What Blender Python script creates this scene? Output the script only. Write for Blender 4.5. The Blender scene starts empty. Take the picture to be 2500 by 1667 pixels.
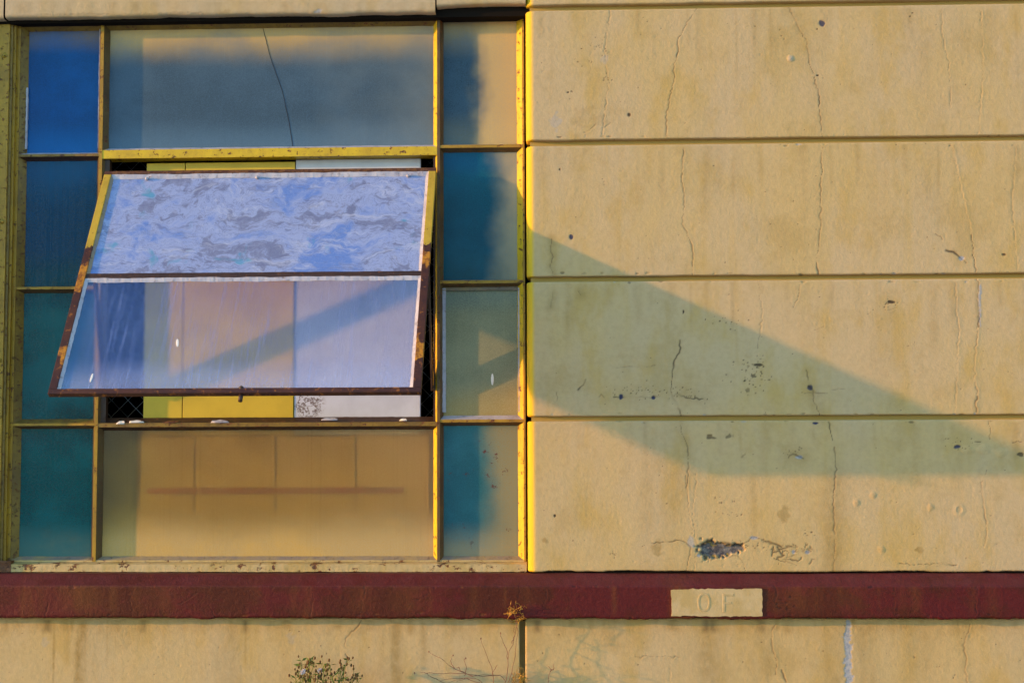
import bpy, bmesh, math, random
import numpy as np
from mathutils import Vector, Matrix

random.seed(7)
rng = np.random.default_rng(11)
C = bpy.context.scene.collection
SC = bpy.context.scene

# ------------------------------------------------------------------ camera, sky, sun, exposure
EYE = 1.5                      # eye height above the pavement
DIST = 4.26                    # camera to wall face (wall face is the plane y = 0)
FPX, PCX, PCY = 3550.0, 1250.0, 833.5
PITCH, YAW, ROLL = math.radians(3.99), math.radians(2.254), math.radians(0.204)
ROT = Matrix.Rotation(YAW, 3, 'Z') @ Matrix.Rotation(PITCH, 3, 'X') @ Matrix.Rotation(ROLL, 3, 'Y')
cam_d = bpy.data.cameras.new('camera')
cam_d.sensor_width = 36.0
cam_d.lens = 36.0 * FPX / 2500.0
cam_d.clip_start, cam_d.clip_end = 0.05, 4000.0
cam = bpy.data.objects.new('camera', cam_d)
C.objects.link(cam)
cam.location = (0, -DIST, EYE)
cam.rotation_euler = (ROT @ Matrix.Rotation(math.radians(90), 3, 'X')).to_euler()
SC.camera = cam

SUN_DIR = Vector((4.58, 1.0, -0.578)).normalized()      # the way the light travels
SUN_EL = math.asin(-SUN_DIR.z)
SUN_AZ = math.atan2(-SUN_DIR.x, -SUN_DIR.y)            # clockwise from +Y
SKY_STRENGTH, SUN_STRENGTH, EXPOSURE = 0.15, 2.0, 2.06
w = bpy.data.worlds.new('World')
SC.world = w
w.use_nodes = True
wn = w.node_tree
sky = wn.nodes.new('ShaderNodeTexSky')
sky.sky_type = 'NISHITA'
sky.sun_disc = False
sky.sun_elevation = SUN_EL
sky.sun_rotation = SUN_AZ
sky.air_density, sky.dust_density, sky.ozone_density = 1.0, 0.3, 2.3
bg = wn.nodes.get('Background') or wn.nodes.new('ShaderNodeBackground')
bg.inputs['Strength'].default_value = SKY_STRENGTH
wn.links.new(sky.outputs[0], bg.inputs['Color'])
wo = wn.nodes.get('World Output') or wn.nodes.new('ShaderNodeOutputWorld')
wn.links.new(bg.outputs[0], wo.inputs['Surface'])
sun_d = bpy.data.lights.new('sun', 'SUN')
sun_d.energy = SUN_STRENGTH
sun_d.angle = math.radians(0.8)
sun_d.color = (0.80, 0.375, 0.10)
sun = bpy.data.objects.new('sun', sun_d)
C.objects.link(sun)
sun.rotation_euler = SUN_DIR.to_track_quat('-Z', 'Y').to_euler()
sun.location = (-20, -5, 4)
SC.view_settings.view_transform = 'Standard'
SC.view_settings.look = 'None'
SC.view_settings.exposure = EXPOSURE
SC.view_settings.gamma = 1.0
SC.view_settings.use_curve_mapping = False

# ------------------------------------------------------------------ survey: photo point -> metres on a plane y = const
def at(px, py, y=0.0):
    d = ROT @ Vector(((px - PCX) / FPX, 1.0, -(py - PCY) / FPX))
    k = (DIST + y) / d.y
    return (d.x * k, EYE + d.z * k)
def X(px, py, y=0.0): return at(px, py, y)[0]
def Z(px, py, y=0.0): return at(px, py, y)[1]
def zoomed(ox, oy, s):
    return lambda pts: [(ox + s * a, oy + s * b) for a, b in pts]
W1, W2, W3, W4, W5, W6 = [zoomed(ox, oy, .2806) for ox, oy in ((1260, 0), (1860, 0), (1260, 360), (1860, 360), (1260, 760), (1860, 760))]
W7, W8 = zoomed(1260, 1160, .3234), zoomed(1860, 1160, .3234)
L7, L8 = zoomed(0, 1140, .3361), zoomed(600, 1140, .3361)

# ------------------------------------------------------------------ object helpers
def tag(o, label=None, cat=None, group=None, kind=None):
    if label: o['label'] = label
    if cat: o['category'] = cat
    if group: o['group'] = group
    if kind: o['kind'] = kind
    return o
def thing(name, label, cat, loc=(0, 0, 0), group=None):
    o = bpy.data.objects.new(name, None)
    C.objects.link(o)
    o.location = loc
    o.empty_display_size = .05
    return tag(o, label, cat, group)
def link_mesh(name, me, m, parent=None, smooth=False):
    o = bpy.data.objects.new(name, me)
    C.objects.link(o)
    if m is not None and not me.materials: me.materials.append(m)
    if smooth:
        me.polygons.foreach_set('use_smooth', [True] * len(me.polygons))
    if parent is not None:
        o.parent = parent
        if parent.type == 'EMPTY' and parent.parent is None:
            o.location = -Vector(parent.location)      # children are modelled in world metres
    return o
def obj(name, bm, m, parent=None, smooth=False):
    bmesh.ops.recalc_face_normals(bm, faces=bm.faces)
    me = bpy.data.meshes.new(name)
    bm.to_mesh(me)
    bm.free()
    return link_mesh(name, me, m, parent, smooth)
def box(bm, x0, x1, y0, y1, z0, z1, bev=0.0):
    r = bmesh.ops.create_cube(bm, size=1.0)
    for v in r['verts']:
        v.co = Vector(((x0 + x1) / 2 + v.co.x * (x1 - x0), (y0 + y1) / 2 + v.co.y * (y1 - y0), (z0 + z1) / 2 + v.co.z * (z1 - z0)))
    if bev > 0:
        es = list({e for v in r['verts'] for e in v.link_edges})
        bmesh.ops.bevel(bm, geom=es, offset=bev, segments=2, affect='EDGES', profile=.6)
def wave(t, sd):
    return .6 * math.sin(t * 31 + sd * 1.7) * math.sin(t * 13.7 + sd) + .4 * math.sin(t * 97 + sd * 2.9) * math.sin(t * 41 + sd * .7) + .25 * math.sin(t * 230 + sd)
def prism(bm, sec, axis, a0, a1, cuts=1, wob=0.0):
    """extrude a closed section along x or z; sec in (y,z) for 'x', (x,y) for 'z'. wob roughens it a little"""
    rings = []
    sd = random.randrange(1000)
    for i in range(cuts + 1):
        t = a0 + (a1 - a0) * i / cuts
        ring = []
        for p in sec:
            d0, d1 = (wob * wave(t, sd + len(ring)), wob * wave(t, sd + 50 + len(ring))) if wob else (0, 0)
            ring.append(bm.verts.new((t, p[0] + d0, p[1] + d1) if axis == 'x' else (p[0] + d0, p[1] + d1, t)))
        rings.append(ring)
    n = len(sec)
    for a, b in zip(rings, rings[1:]):
        for i in range(n):
            bm.faces.new((a[i], a[(i + 1) % n], b[(i + 1) % n], b[i]))
    bm.faces.new(rings[0][::-1])
    bm.faces.new(rings[-1])
def tube(bm, pts, r0, r1, n=5):
    pts = [Vector(p) for p in pts]
    prev = None
    for i, p in enumerate(pts):
        d = (pts[min(i + 1, len(pts) - 1)] - pts[max(i - 1, 0)])
        d = d.normalized() if d.length > 1e-9 else Vector((0, 0, 1))
        u = d.orthogonal().normalized()
        v = d.cross(u)
        r = r0 + (r1 - r0) * i / max(1, len(pts) - 1)
        ring = [bm.verts.new(p + u * (r * math.cos(2 * math.pi * k / n)) + v * (r * math.sin(2 * math.pi * k / n))) for k in range(n)]
        if prev:
            for k in range(n):
                bm.faces.new((prev[k], prev[(k + 1) % n], ring[(k + 1) % n], ring[k]))
        else:
            bm.faces.new(ring[::-1])
        prev = ring
    bm.faces.new(prev)

# ------------------------------------------------------------------ procedural materials
class NT:
    def __init__(s, name):
        s.m = bpy.data.materials.new(name)
        s.m.use_nodes = True
        s.t = s.m.node_tree
        s.t.nodes.clear()
        s.out = s.t.nodes.new('ShaderNodeOutputMaterial')
        s.pos = s.t.nodes.new('ShaderNodeNewGeometry').outputs['Position']
    def put(s, sock, v):
        if hasattr(v, 'is_output') or isinstance(v, bpy.types.NodeSocket): s.t.links.new(v, sock)
        else: sock.default_value = (tuple(v) + (1.0,) if isinstance(v, (tuple, list)) and len(v) == 3 and len(sock.default_value) == 4 else v)
    def n(s, typ, props=None, **ins):
        nd = s.t.nodes.new('ShaderNode' + typ)
        for k, v in (props or {}).items(): setattr(nd, k, v)
        for k, v in ins.items():
            s.put(nd.inputs[int(k[1:])] if k[0] == 'i' and k[1:].isdigit() else nd.inputs[k.replace('_', ' ')], v)
        return nd
    def math(s, op, a, b=0.0, c=0.0, clamp=False):
        nd = s.n('Math', {'operation': op, 'use_clamp': clamp})
        s.put(nd.inputs[0], a); s.put(nd.inputs[1], b); s.put(nd.inputs[2], c)
        return nd.outputs[0]
    def ramp(s, v, lo, hi, a=0.0, b=1.0, smooth=True):
        nd = s.n('MapRange', {'interpolation_type': 'SMOOTHSTEP' if smooth else 'LINEAR'})
        s.put(nd.inputs['Value'], v)
        for k, q in zip(('From Min', 'From Max', 'To Min', 'To Max'), (lo, hi, a, b)): s.put(nd.inputs[k], q)
        return nd.outputs[0]
    def mix(s, f, a, b):
        nd = s.n('Mix', {'data_type': 'RGBA', 'blend_type': 'MIX', 'clamp_factor': True})
        s.put(nd.inputs[0], f); s.put(nd.inputs[6], a); s.put(nd.inputs[7], b)
        return nd.outputs[2]
    def noise(s, scale, detail=4, rough=.55, stretch=(1, 1, 1), vec=None, dist=0.0, off=(0, 0, 0)):
        mp = s.n('Mapping', None, Vector=vec or s.pos, Scale=stretch, Location=off)
        return s.n('TexNoise', None, Vector=mp.outputs[0], Scale=scale, Detail=detail, Roughness=rough, Distortion=dist).outputs['Fac']
    def attr(s, name):
        return s.n('Attribute', {'attribute_name': name}).outputs['Fac']
    def bump(s, h, dist, strength=1.0, normal=None):
        nd = s.n('Bump', None, Height=h, Distance=dist, Strength=strength)
        if normal is not None: s.put(nd.inputs['Normal'], normal)
        return nd.outputs[0]
    def finish(s, col, rough=.6, normal=None, spec=.3, metal=0.0):
        p = s.n('BsdfPrincipled')
        s.put(p.inputs['Base Color'], col); s.put(p.inputs['Roughness'], rough)
        s.put(p.inputs['Specular IOR Level'], spec); s.put(p.inputs['Metallic'], metal)
        if normal is not None: s.put(p.inputs['Normal'], normal)
        s.t.links.new(p.outputs[0], s.out.inputs['Surface'])
        return s.m
    def xyz(s, vec=None):
        nd = s.n('SeparateXYZ', None, Vector=vec or s.pos)
        return nd.outputs[0], nd.outputs[1], nd.outputs[2]

def render_mat(name, base, warm, cool, edge=None):
    """painted cement render: mottled, with cracks, pits, stains and bare patches carried by the mesh"""
    b = NT(name)
    big = b.noise(2.6, 5, .6, (1, 1, .55))
    mid = b.noise(9.0, 5, .6, (1, 1, .5), off=(3, 1, 7))
    fine = b.noise(70, 4, .6)
    col = b.mix(b.ramp(big, .40, .60), base, cool)
    blot = b.noise(5.5, 6, .68, (1, 1, .8), off=(4, 2, 6))
    col = b.mix(b.ramp(blot, .50, .66, 0, .38), col, tuple(c * .78 for c in warm))
    col = b.mix(b.ramp(blot, .44, .34, 0, .30), col, tuple(min(1, c * 1.12) for c in cool))
    col = b.mix(b.math('MULTIPLY', b.ramp(mid, .48, .72), .75), col, warm)
    drip = b.ramp(b.noise(7.0, 4, .6, (2.2, 1, .16), off=(1.7, 0, 0)), .55, .75)
    col = b.mix(b.math('MULTIPLY', drip, .45), col, warm)
    col = b.mix(b.ramp(fine, .35, .75, 0, .22), col, tuple(c * .62 for c in base))
    speck = b.ramp(b.noise(240, 2, .5), .70, .78)
    col = b.mix(b.math('MULTIPLY', speck, .35), col, (.16, .11, .05))
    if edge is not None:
        col = b.mix(b.attr('edge'), col, edge)  # sunlit yellow of the reveal painted onto it and its rounded corner
    st = b.attr('stain')
    col = b.mix(b.math('MULTIPLY', st, b.ramp(b.noise(40, 4, .6), .2, .7, .35, 1.0)), col, (.23, .145, .03))
    col = b.mix(b.attr('pale'), col, b.mix(b.ramp(b.noise(120, 4, .7), .35, .65), (.26, .29, .33), (.40, .41, .40)))
    sp = b.attr('spall')
    bare = b.mix(b.ramp(b.noise(62, 5, .62), .36, .66), (.06, .056, .062), (.22, .20, .175))
    bare = b.mix(b.ramp(b.noise(48, 3, .6, off=(4, 4, 4)), .52, .62), bare, (.26, .18, .045))
    col = b.mix(sp, col, bare)
    col = b.mix(b.attr('blue'), col, (.035, .042, .085))
    col = b.mix(b.attr('crack'), col, (.050, .034, .020))
    h = b.math('ADD', b.math('MULTIPLY', b.noise(130, 3, .55), .7), b.math('MULTIPLY', b.noise(420, 2, .5), .3))
    h = b.math('ADD', h, b.math('MULTIPLY', sp, b.noise(160, 5, .8)))
    return b.finish(col, .72, b.bump(h, .0012, .9), .15)
M = {}
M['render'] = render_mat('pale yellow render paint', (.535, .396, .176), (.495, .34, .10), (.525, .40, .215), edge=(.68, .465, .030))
M['base'] = render_mat('pale yellow base render', (.53, .386, .168), (.485, .33, .10), (.515, .39, .20))
M['lintel'] = render_mat('faded lintel render', (.50, .39, .21), (.47, .345, .14), (.48, .39, .24))
M['groove'] = NT('groove bed paint').finish((.42, .30, .09), .8, None, .1)

def maroon_mat():
    b = NT('maroon masonry paint')
    col = b.mix(b.ramp(b.noise(5, 6, .68, (1, 1, 1.4)), .42, .58), (.092, .0090, .0085), (.068, .012, .004))
    col = b.mix(b.math('MULTIPLY', b.ramp(b.noise(3, 4, .6, (1.6, 1, .4), off=(5, 0, 2)), .55, .7), .7), col, (.125, .036, .008))
    col = b.mix(b.ramp(b.noise(60, 5, .7), .58, .75, 0, .5), col, (.045, .010, .011))
    col = b.mix(b.attr('stain'), col, (.16, .055, .012))
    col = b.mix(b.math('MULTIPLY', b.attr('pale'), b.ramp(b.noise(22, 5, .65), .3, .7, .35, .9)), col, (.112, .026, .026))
    col = b.mix(b.ramp(b.noise(330, 2, .5), .71, .76, 0, .35), col, (.3, .2, .17))
    col = b.mix(b.attr('crack'), col, (.012, .007, .008))
    h = b.math('ADD', b.math('MULTIPLY', b.noise(90, 5, .65), .7), b.math('MULTIPLY', b.noise(300, 3, .6), .3))
    return b.finish(col, .55, b.bump(h, .0032, .9), .2)
M['maroon'] = maroon_mat()

def paint_mat(name, col, col2, rust=.15, soot=.25, chip=75):
    """old paint on steel: chipped to rust, grimy in patches"""
    b = NT(name)
    n1 = b.noise(16, 5, .65, (1, 1, .6))
    c = b.mix(b.ramp(n1, .35, .7), col, col2)
    c = b.mix(b.ramp(b.noise(60, 4, .7), .52, .72, 0, soot), c, (.07, .045, .015))
    chips = b.noise(chip, 6, .74, (1, 1, 1.3), off=(9, 2, 5))
    rustc = b.mix(b.ramp(b.noise(95, 4, .7, off=(1, 1, 1)), .35, .65), (.045, .016, .008), (.19, .065, .012))
    c = b.mix(b.ramp(chips, .70 - rust, .73 - rust), c, rustc)
    hh = b.math('ADD', b.noise(150, 4, .6), b.math('MULTIPLY', b.ramp(chips, .70 - rust, .73 - rust), -1.2))
    return b.finish(c, .48, b.bump(hh, .0009, .8), .4)
M['yellow'] = paint_mat('yellow steel paint', (.62, .44, .010), (.48, .32, .012), .12, chip=48)
M['mustard'] = paint_mat('mustard steel paint', (.38, .23, .012), (.26, .15, .012), .12, chip=55)
M['dull'] = paint_mat('shade dulled grimy mustard paint', (.24, .155, .02), (.14, .09, .02), .13, soot=.6)  # darker copy of the frame paint: shade painted in, plus grime
M['cream'] = paint_mat('flaking cream sill paint', (.50, .38, .17), (.42, .30, .09), .13, chip=26)
M['brown'] = paint_mat('dark rusted steel', (.035, .018, .012), (.060, .028, .013), .10)
M['putty'] = paint_mat('whitish cracked putty', (.46, .46, .50), (.34, .34, .40), .07, soot=.5)
M['darkbead'] = paint_mat('shaded grimy bead paint', (.12, .075, .02), (.07, .042, .016), .14, soot=.6)  # bead shade painted into the colour, with grime and rust
M['oldputty'] = paint_mat('grey dirty putty', (.24, .20, .16), (.36, .27, .12), .06, soot=.6)
M['rust'] = paint_mat('rusted post foot', (.20, .075, .02), (.11, .045, .018), .2)
M['bolt'] = paint_mat('painted bolt', (.40, .27, .03), (.30, .20, .03), .14)

def sash_mat():
    """yellow paint that has come off the lower half of the sash"""
    b = NT('sash paint worn to rust')
    g = b.n('TexCoord').outputs['Object']
    x, y, z = b.xyz(g)
    n1 = b.noise(20, 5, .65, vec=g)
    n2 = b.noise(55, 5, .7, vec=g, off=(2, 2, 2))
    yel = b.mix(b.ramp(n1, .35, .7), (.50, .34, .03), (.40, .27, .025))
    yel = b.mix(b.ramp(n2, .60, .66), yel, (.11, .045, .012))
    bare = b.mix(b.ramp(n1, .40, .62), (.040, .013, .010), (.068, .022, .010))
    bare = b.mix(b.ramp(n2, .56, .63), bare, (.24, .085, .012))
    low = b.ramp(b.math('ADD', z, b.math('MULTIPLY', b.math('SUBTRACT', n2, .5), .06)), -.300, -.304, 0, 1)
    patch = b.ramp(b.noise(7, 4, .6, (1, 1, 1.0), vec=g, off=(.35, 0, .6)), .545, .56)
    side = b.ramp(b.math('ABSOLUTE', x), .470, .474)
    orange = b.mix(b.ramp(n2, .42, .60), (.46, .20, .012), (.20, .07, .01))
    low_c = b.mix(b.math('MULTIPLY', patch, side), bare, orange)
    c = b.mix(low, yel, low_c)
    top = b.ramp(z, -.016, -.013)
    c = b.mix(top, c, b.mix(b.ramp(n2, .45, .6), (.075, .028, .014), (.16, .07, .02)))
    return b.finish(c, .52, b.bump(b.math('ADD', n2, b.math('MULTIPLY', low, -.5)), .0014, .9), .35)
M['sash'] = sash_mat()

def pane_mat(name, cols, haze, tint=(.75, .82, .85), rough=.32, pebble=.5, streak=.12, cloud=.5, dirt=None, side=None, side_at=(.3, .9), low=.30, high=(.74, .92), ior=1.5, blur=.16, streak_col=None, wavy=.13):
    """obscure glass with a film of grime, sunlit and shaded tones painted in; cols / haze are (bottom, middle, top) of the pane"""
    b = NT(name)
    g = b.n('TexCoord').outputs['Generated']
    gx, gy, v = b.xyz(g)
    wav = b.math('ADD', v, b.math('MULTIPLY', b.math('SUBTRACT', b.noise(5, 4, .6), .5), wavy))
    lo, hi = b.ramp(wav, low, low * .2), b.ramp(wav, *high)
    col = b.mix(lo, cols[1], cols[0]); col = b.mix(hi, col, cols[2])
    cl = b.ramp(b.noise(4.5, 5, .62, (1, 1, 1.3), off=(2.2, 0, .4)), .40, .68)
    col = b.mix(b.math('MULTIPLY', cl, cloud), col, tuple(min(1, c * 1.9 + .006) for c in cols[1]))
    if side: col = b.mix(b.math('MULTIPLY', b.ramp(b.math('ADD', gx, b.math('MULTIPLY', b.math('SUBTRACT', b.noise(7, 3, .6, off=(5, 5, 5)), .5), .5)), *side_at), .85), col, side)  # sunlit tone painted into the right side of the pane
    gr = b.noise(420, 3, .7)
    col = b.mix(b.ramp(gr, .35, .7, 0, .35), col, tuple(min(1, c * 1.7 + .0015) for c in cols[1]))
    h1 = b.n('Mix', {'data_type': 'FLOAT'}); b.put(h1.inputs[0], lo); h1.inputs[2].default_value = haze[1]; h1.inputs[3].default_value = haze[0]
    h2 = b.n('Mix', {'data_type': 'FLOAT'}); b.put(h2.inputs[0], hi); b.put(h2.inputs[2], h1.outputs[0]); h2.inputs[3].default_value = haze[2]
    st = b.ramp(b.noise(6, 4, .7, (13, 1, .22), off=(2, 3, 1)), .48, .80, 0, streak)
    if streak_col: col = b.mix(st, col, streak_col)
    hz = b.math('ADD', h2.outputs[0], b.math('MULTIPLY', st, .6), clamp=True)
    hz = b.math('ADD', hz, b.ramp(gr, .3, .8, -.10, .12), clamp=True)
    if dirt:
        dn = b.ramp(b.noise(52, 4, .7, off=(6, 1, 2)), .60, .66)
        dm = b.math('MULTIPLY', dn, b.ramp(b.noise(11, 2, .5, off=(dirt, 0, 0)), .50, .60))
        col = b.mix(dm, col, (.10, .035, .035)); hz = b.math('MAXIMUM', hz, dm)
    nrm = b.bump(b.noise(330, 2, .5), .0005, pebble)
    film = b.n('BsdfPrincipled')
    b.put(film.inputs['Base Color'], col); film.inputs['Roughness'].default_value = rough
    film.inputs['Specular IOR Level'].default_value = .06
    b.put(film.inputs['Normal'], nrm)
    tr = b.n('BsdfRefraction', None, Color=tint, Roughness=blur, IOR=1.3)
    gl = b.n('BsdfGlossy', None, Color=(1, 1, 1), Roughness=rough * .6, Normal=nrm)
    fr = b.n('Fresnel', None, IOR=ior)
    back = b.n('NewGeometry').outputs['Backfacing']
    refl = b.math('MULTIPLY', fr.outputs[0], b.math('SUBTRACT', 1.0, back))
    clear = b.n('MixShader', None, i0=refl, i1=tr.outputs[0], i2=gl.outputs[0])
    allm = b.n('MixShader', None, i0=hz, i1=clear.outputs[0], i2=film.outputs[0])
    b.t.links.new(allm.outputs[0], b.out.inputs['Surface'])
    return b.m

TAN = (.36, .29, .15)
M['pane_left_top'] = pane_mat('deep blue obscure glass', ((.004, .12, .36), (.0003, .066, .225), (.20, .17, .13)), (.88, .84, .9), rough=.4)  # left panes: blue of skylit shade put into the glass colour
M['pane_left_second'] = pane_mat('dark teal blue obscure glass', ((.001, .055, .068), (.0006, .043, .098), (.003, .070, .180)), (.85, .84, .84), streak=.3)
M['pane_left_third'] = pane_mat('dark teal obscure glass', ((.006, .040, .045), (.0005, .070, .078), (.001, .060, .083)), (.84, .84, .84), pebble=.9, cloud=.7)
M['pane_left_fourth'] = pane_mat('teal obscure glass', ((.22, .24, .16), (.0008, .075, .080), (.002, .055, .068)), (.9, .84, .8), pebble=.9, cloud=.7)
M['pane_top'] = pane_mat('grey blue obscure glass', ((.09, .17, .25), (.050, .092, .135), (.64, .46, .17)), (.88, .84, .95), pebble=.9, low=.30, high=(.62, .92), streak=.10, cloud=.40, side=(.22, .26, .25), side_at=(.55, 1.35))
M['pane_bottom'] = pane_mat('tan obscure glass', ((.52, .38, .16), (.36, .225, .045), (.095, .046, .003)), (.88, .22, .24), pebble=.8, tint=(.95, .88, .70), low=.46, high=(.52, 1.0), streak=.22, blur=.45, streak_col=(.30, .20, .06), side=(.50, .38, .19), side_at=(.45, 1.1))
M['pane_right_top'] = pane_mat('grey and tan obscure glass', ((.14, .16, .13), (.036, .080, .118), (.34, .27, .12)), (.88, .84, .92), side=(.72, .52, .19), side_at=(.30, .62), high=(.66, .92))
M['pane_right_second'] = pane_mat('blue green obscure glass', ((.006, .065, .085), (.002, .072, .115), (.002, .085, .19)), (.9, .9, .88), side=(.52, .45, .26), side_at=(.48, .98))
M['pane_right_third'] = pane_mat('grey green obscure glass', ((.34, .25, .07), (.22, .23, .135), (.15, .20, .16)), (.9, .88, .9), cloud=.3)
M['pane_right_fourth'] = pane_mat('teal speckled obscure glass', ((.32, .28, .16), (.02, .12, .15), (.006, .085, .12)), (.9, .86, .84), dirt=3.1, side=(.34, .29, .13), side_at=(.35, .8))
M['pane_sash_low'] = pane_mat('hazy sash glass', ((.36, .44, .70), (.10, .22, .64), (.08, .19, .60)), (.36, .19, .16), rough=.2, streak=.34, pebble=.10, tint=(.99, .98, .99), high=(.80, 1.0), ior=1.6, blur=.15, cloud=.2, streak_col=(.42, .48, .66))  # blue sky reflection painted in as the haze colour

def marbled_mat():
    b = NT('peeling whitish film on glass')
    g = b.n('TexCoord').outputs['Object']
    warp = b.n('TexNoise', None, Vector=g, Scale=3.2, Detail=4, Roughness=.6)
    v = b.n('VectorMath', {'operation': 'MULTIPLY_ADD'})
    b.put(v.inputs[0], warp.outputs['Color']); v.inputs[1].default_value = (.32, .32, .32); b.put(v.inputs[2], g)
    vv = v.outputs[0]
    a = b.noise(5.6, 6, .64, (1, 1, 1.25), vec=vv, off=(.6, 0, 1.9))
    c = b.noise(15, 6, .7, (1, 1, 1.9), vec=vv, off=(3, 3, 3))
    fine = b.noise(300, 3, .75, vec=g)
    g2 = b.noise(120, 5, .8, vec=g)
    smooth_c = b.mix(b.ramp(a, .36, .50), (.11, .21, .52), (.27, .34, .56))
    col = b.mix(b.math('MULTIPLY', b.ramp(c, .52, .66), .45), smooth_c, (.15, .22, .42))
    col = b.mix(b.ramp(fine, .5, .75, 0, .28), col, (.40, .46, .62))
    grain = b.mix(b.ramp(g2, .32, .70), (.22, .25, .38), (.095, .105, .175))
    grain = b.mix(b.ramp(fine, .58, .72, 0, .6), grain, (.44, .46, .56))
    grain = b.mix(b.ramp(c, .42, .60, 0, .6), grain, (.09, .10, .18))
    pm_ = b.math('ADD', a, b.math('MULTIPLY', b.math('SUBTRACT', c, .5), .62))
    grit = b.ramp(pm_, .525, .60)
    col = b.mix(b.math('MULTIPLY', grit, .72), col, grain)
    rim = b.math('ABSOLUTE', b.math('SUBTRACT', pm_, .49))
    col = b.mix(b.math('MULTIPLY', b.ramp(rim, .010, .0), .7), col, (.11, .14, .26))
    rim2 = b.math('ABSOLUTE', b.math('SUBTRACT', pm_, .43))
    col = b.mix(b.math('MULTIPLY', b.ramp(rim2, .007, .0), .45), col, (.42, .47, .62))
    wsp = b.math('MULTIPLY', b.ramp(b.noise(14, 6, .75, (.30, 1, 2.6), vec=vv, off=(1, 2, 9)), .52, .64), .55)
    col = b.mix(wsp, col, (.44, .49, .63))
    wsp2 = b.math('MULTIPLY', b.ramp(b.noise(22, 6, .78, (.35, 1, 2.4), vec=vv, off=(5, 2, 3)), .55, .63), .6)
    col = b.mix(wsp2, col, (.13, .16, .29))
    dash = b.math('MULTIPLY', b.ramp(b.noise(60, 5, .7, (.35, 1, 2.2), vec=g, off=(7, 7, 1)), .60, .70), .6)
    col = b.mix(dash, col, (.12, .12, .20))
    ir = b.ramp(b.noise(8, 3, .6, vec=vv, off=(8, 1, 4)), .62, .72)
    hue = b.n('ValToRGB'); e = hue.color_ramp
    e.elements[0].color = (.03, .16, .55, 1); e.elements[1].color = (.36, .28, .36, 1)
    m1 = e.elements.new(.5); m1.color = (.04, .28, .42, 1)
    b.put(hue.inputs[0], c)
    col = b.mix(b.math('MULTIPLY', ir, .75), col, hue.outputs[0])
    return b.finish(col, .38, b.bump(b.math('ADD', c, b.math('MULTIPLY', grit, -.5)), .0006, .7), .5)
M['film'] = marbled_mat()

def board_mat(name, col, spots=False):
    b = NT(name)
    c = b.mix(b.ramp(b.noise(9, 4, .6), .35, .7), col, tuple(q * .86 for q in col))
    c = b.mix(b.ramp(b.noise(150, 3, .6), .6, .75, 0, .3), c, tuple(q * .6 for q in col))
    if spots:
        px, py, pz = b.xyz()
        cx, cz = at(752, 985, .104)
        r = b.math('SQRT', b.math('ADD', b.math('POWER', b.math('SUBTRACT', px, cx), 2), b.math('POWER', b.math('SUBTRACT', pz, cz), 2)))
        nn = b.noise(38, 5, .7, off=(2, 0, 5))
        ring = b.math('ABSOLUTE', b.math('SUBTRACT', nn, .5))
        c = b.mix(b.math('MULTIPLY', b.ramp(ring, .035, .02), b.ramp(r, .06, .03)), c, (.16, .13, .13))
    return b.finish(c, .45, None, .35)
M['yboard'] = board_mat('yellow painted board', (.64, .48, .04))
M['wboard'] = board_mat('white painted board', (.60, .66, .76), True)
M['lboard'] = board_mat('mustard boarding', (.70, .44, .06))
M['dark'] = NT('dark room plaster').finish((.02, .018, .016), .9, None, .1)
M['rail'] = NT('red brown rail').finish((.30, .010, .004), .6)
M['wire'] = NT('galvanised wire').finish((.20, .21, .20), .5, None, .5, .6)
M['gap'] = NT('sooty mortar').finish((.012, .010, .008), .95, None, .05)
M['white_speck'] = NT('dried white paint').finish((.78, .77, .70), .6)
M['pavement'] = None
def pave_mat():
    b = NT('worn concrete pavement')
    c = b.mix(b.ramp(b.noise(1.2, 6, .6), .35, .7), (.27, .27, .275), (.35, .345, .34))
    c = b.mix(b.ramp(b.noise(90, 3, .7), .55, .72, 0, .5), c, (.07, .06, .05))
    return b.finish(c, .85, b.bump(b.noise(140, 4, .7), .002, .6), .2)
M['pavement'] = pave_mat()
def plain(name, c1, c2, scale=40, rough=.7):
    b = NT(name)
    return b.finish(b.mix(b.ramp(b.noise(scale, 3, .6), .35, .65), c1, c2), rough, None, .2)
M['dry'] = plain('dry golden stalk', (.52, .30, .05), (.34, .16, .03))
M['twig'] = plain('purple brown twig', (.17, .075, .05), (.24, .12, .06))
M['green'] = plain('green stem', (.16, .20, .03), (.10, .14, .02))
M['bud'] = plain('brown bud', (.16, .085, .03), (.10, .055, .02))
M['fluff'] = plain('white seed fluff', (.62, .60, .62), (.5, .48, .5))

# ------------------------------------------------------------------ rough render surfaces
def vnoise(x, z, seed):
    """smooth value noise on arrays, about -1..1"""
    xi, zi = np.floor(x).astype(np.int64), np.floor(z).astype(np.int64)
    xf, zf = x - xi, z - zi
    u, v = xf * xf * (3 - 2 * xf), zf * zf * (3 - 2 * zf)
    def h(a, b):
        q = (a * 374761393 + b * 668265263 + seed * 974711) & 0xffffffff
        q = ((q ^ (q >> 13)) * 1274126177) & 0xffffffff
        return ((q ^ (q >> 16)) & 0xffff) / 32767.5 - 1.0
    a = h(xi, zi) * (1 - u) + h(xi + 1, zi) * u
    b = h(xi, zi + 1) * (1 - u) + h(xi + 1, zi + 1) * u
    return a * (1 - v) + b * v
def fbm(x, z, scale, seed, octs=3, gain=.5):
    s, amp = 0, 1.0
    for k in range(octs):
        s = s + amp * vnoise(x * scale * 2 ** k + 17.3 * k, z * scale * 2 ** k - 9.1 * k, seed + k)
        amp *= gain
    return s
KEYS = ('crack', 'stain', 'pale', 'spall', 'blue', 'edge')
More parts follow.
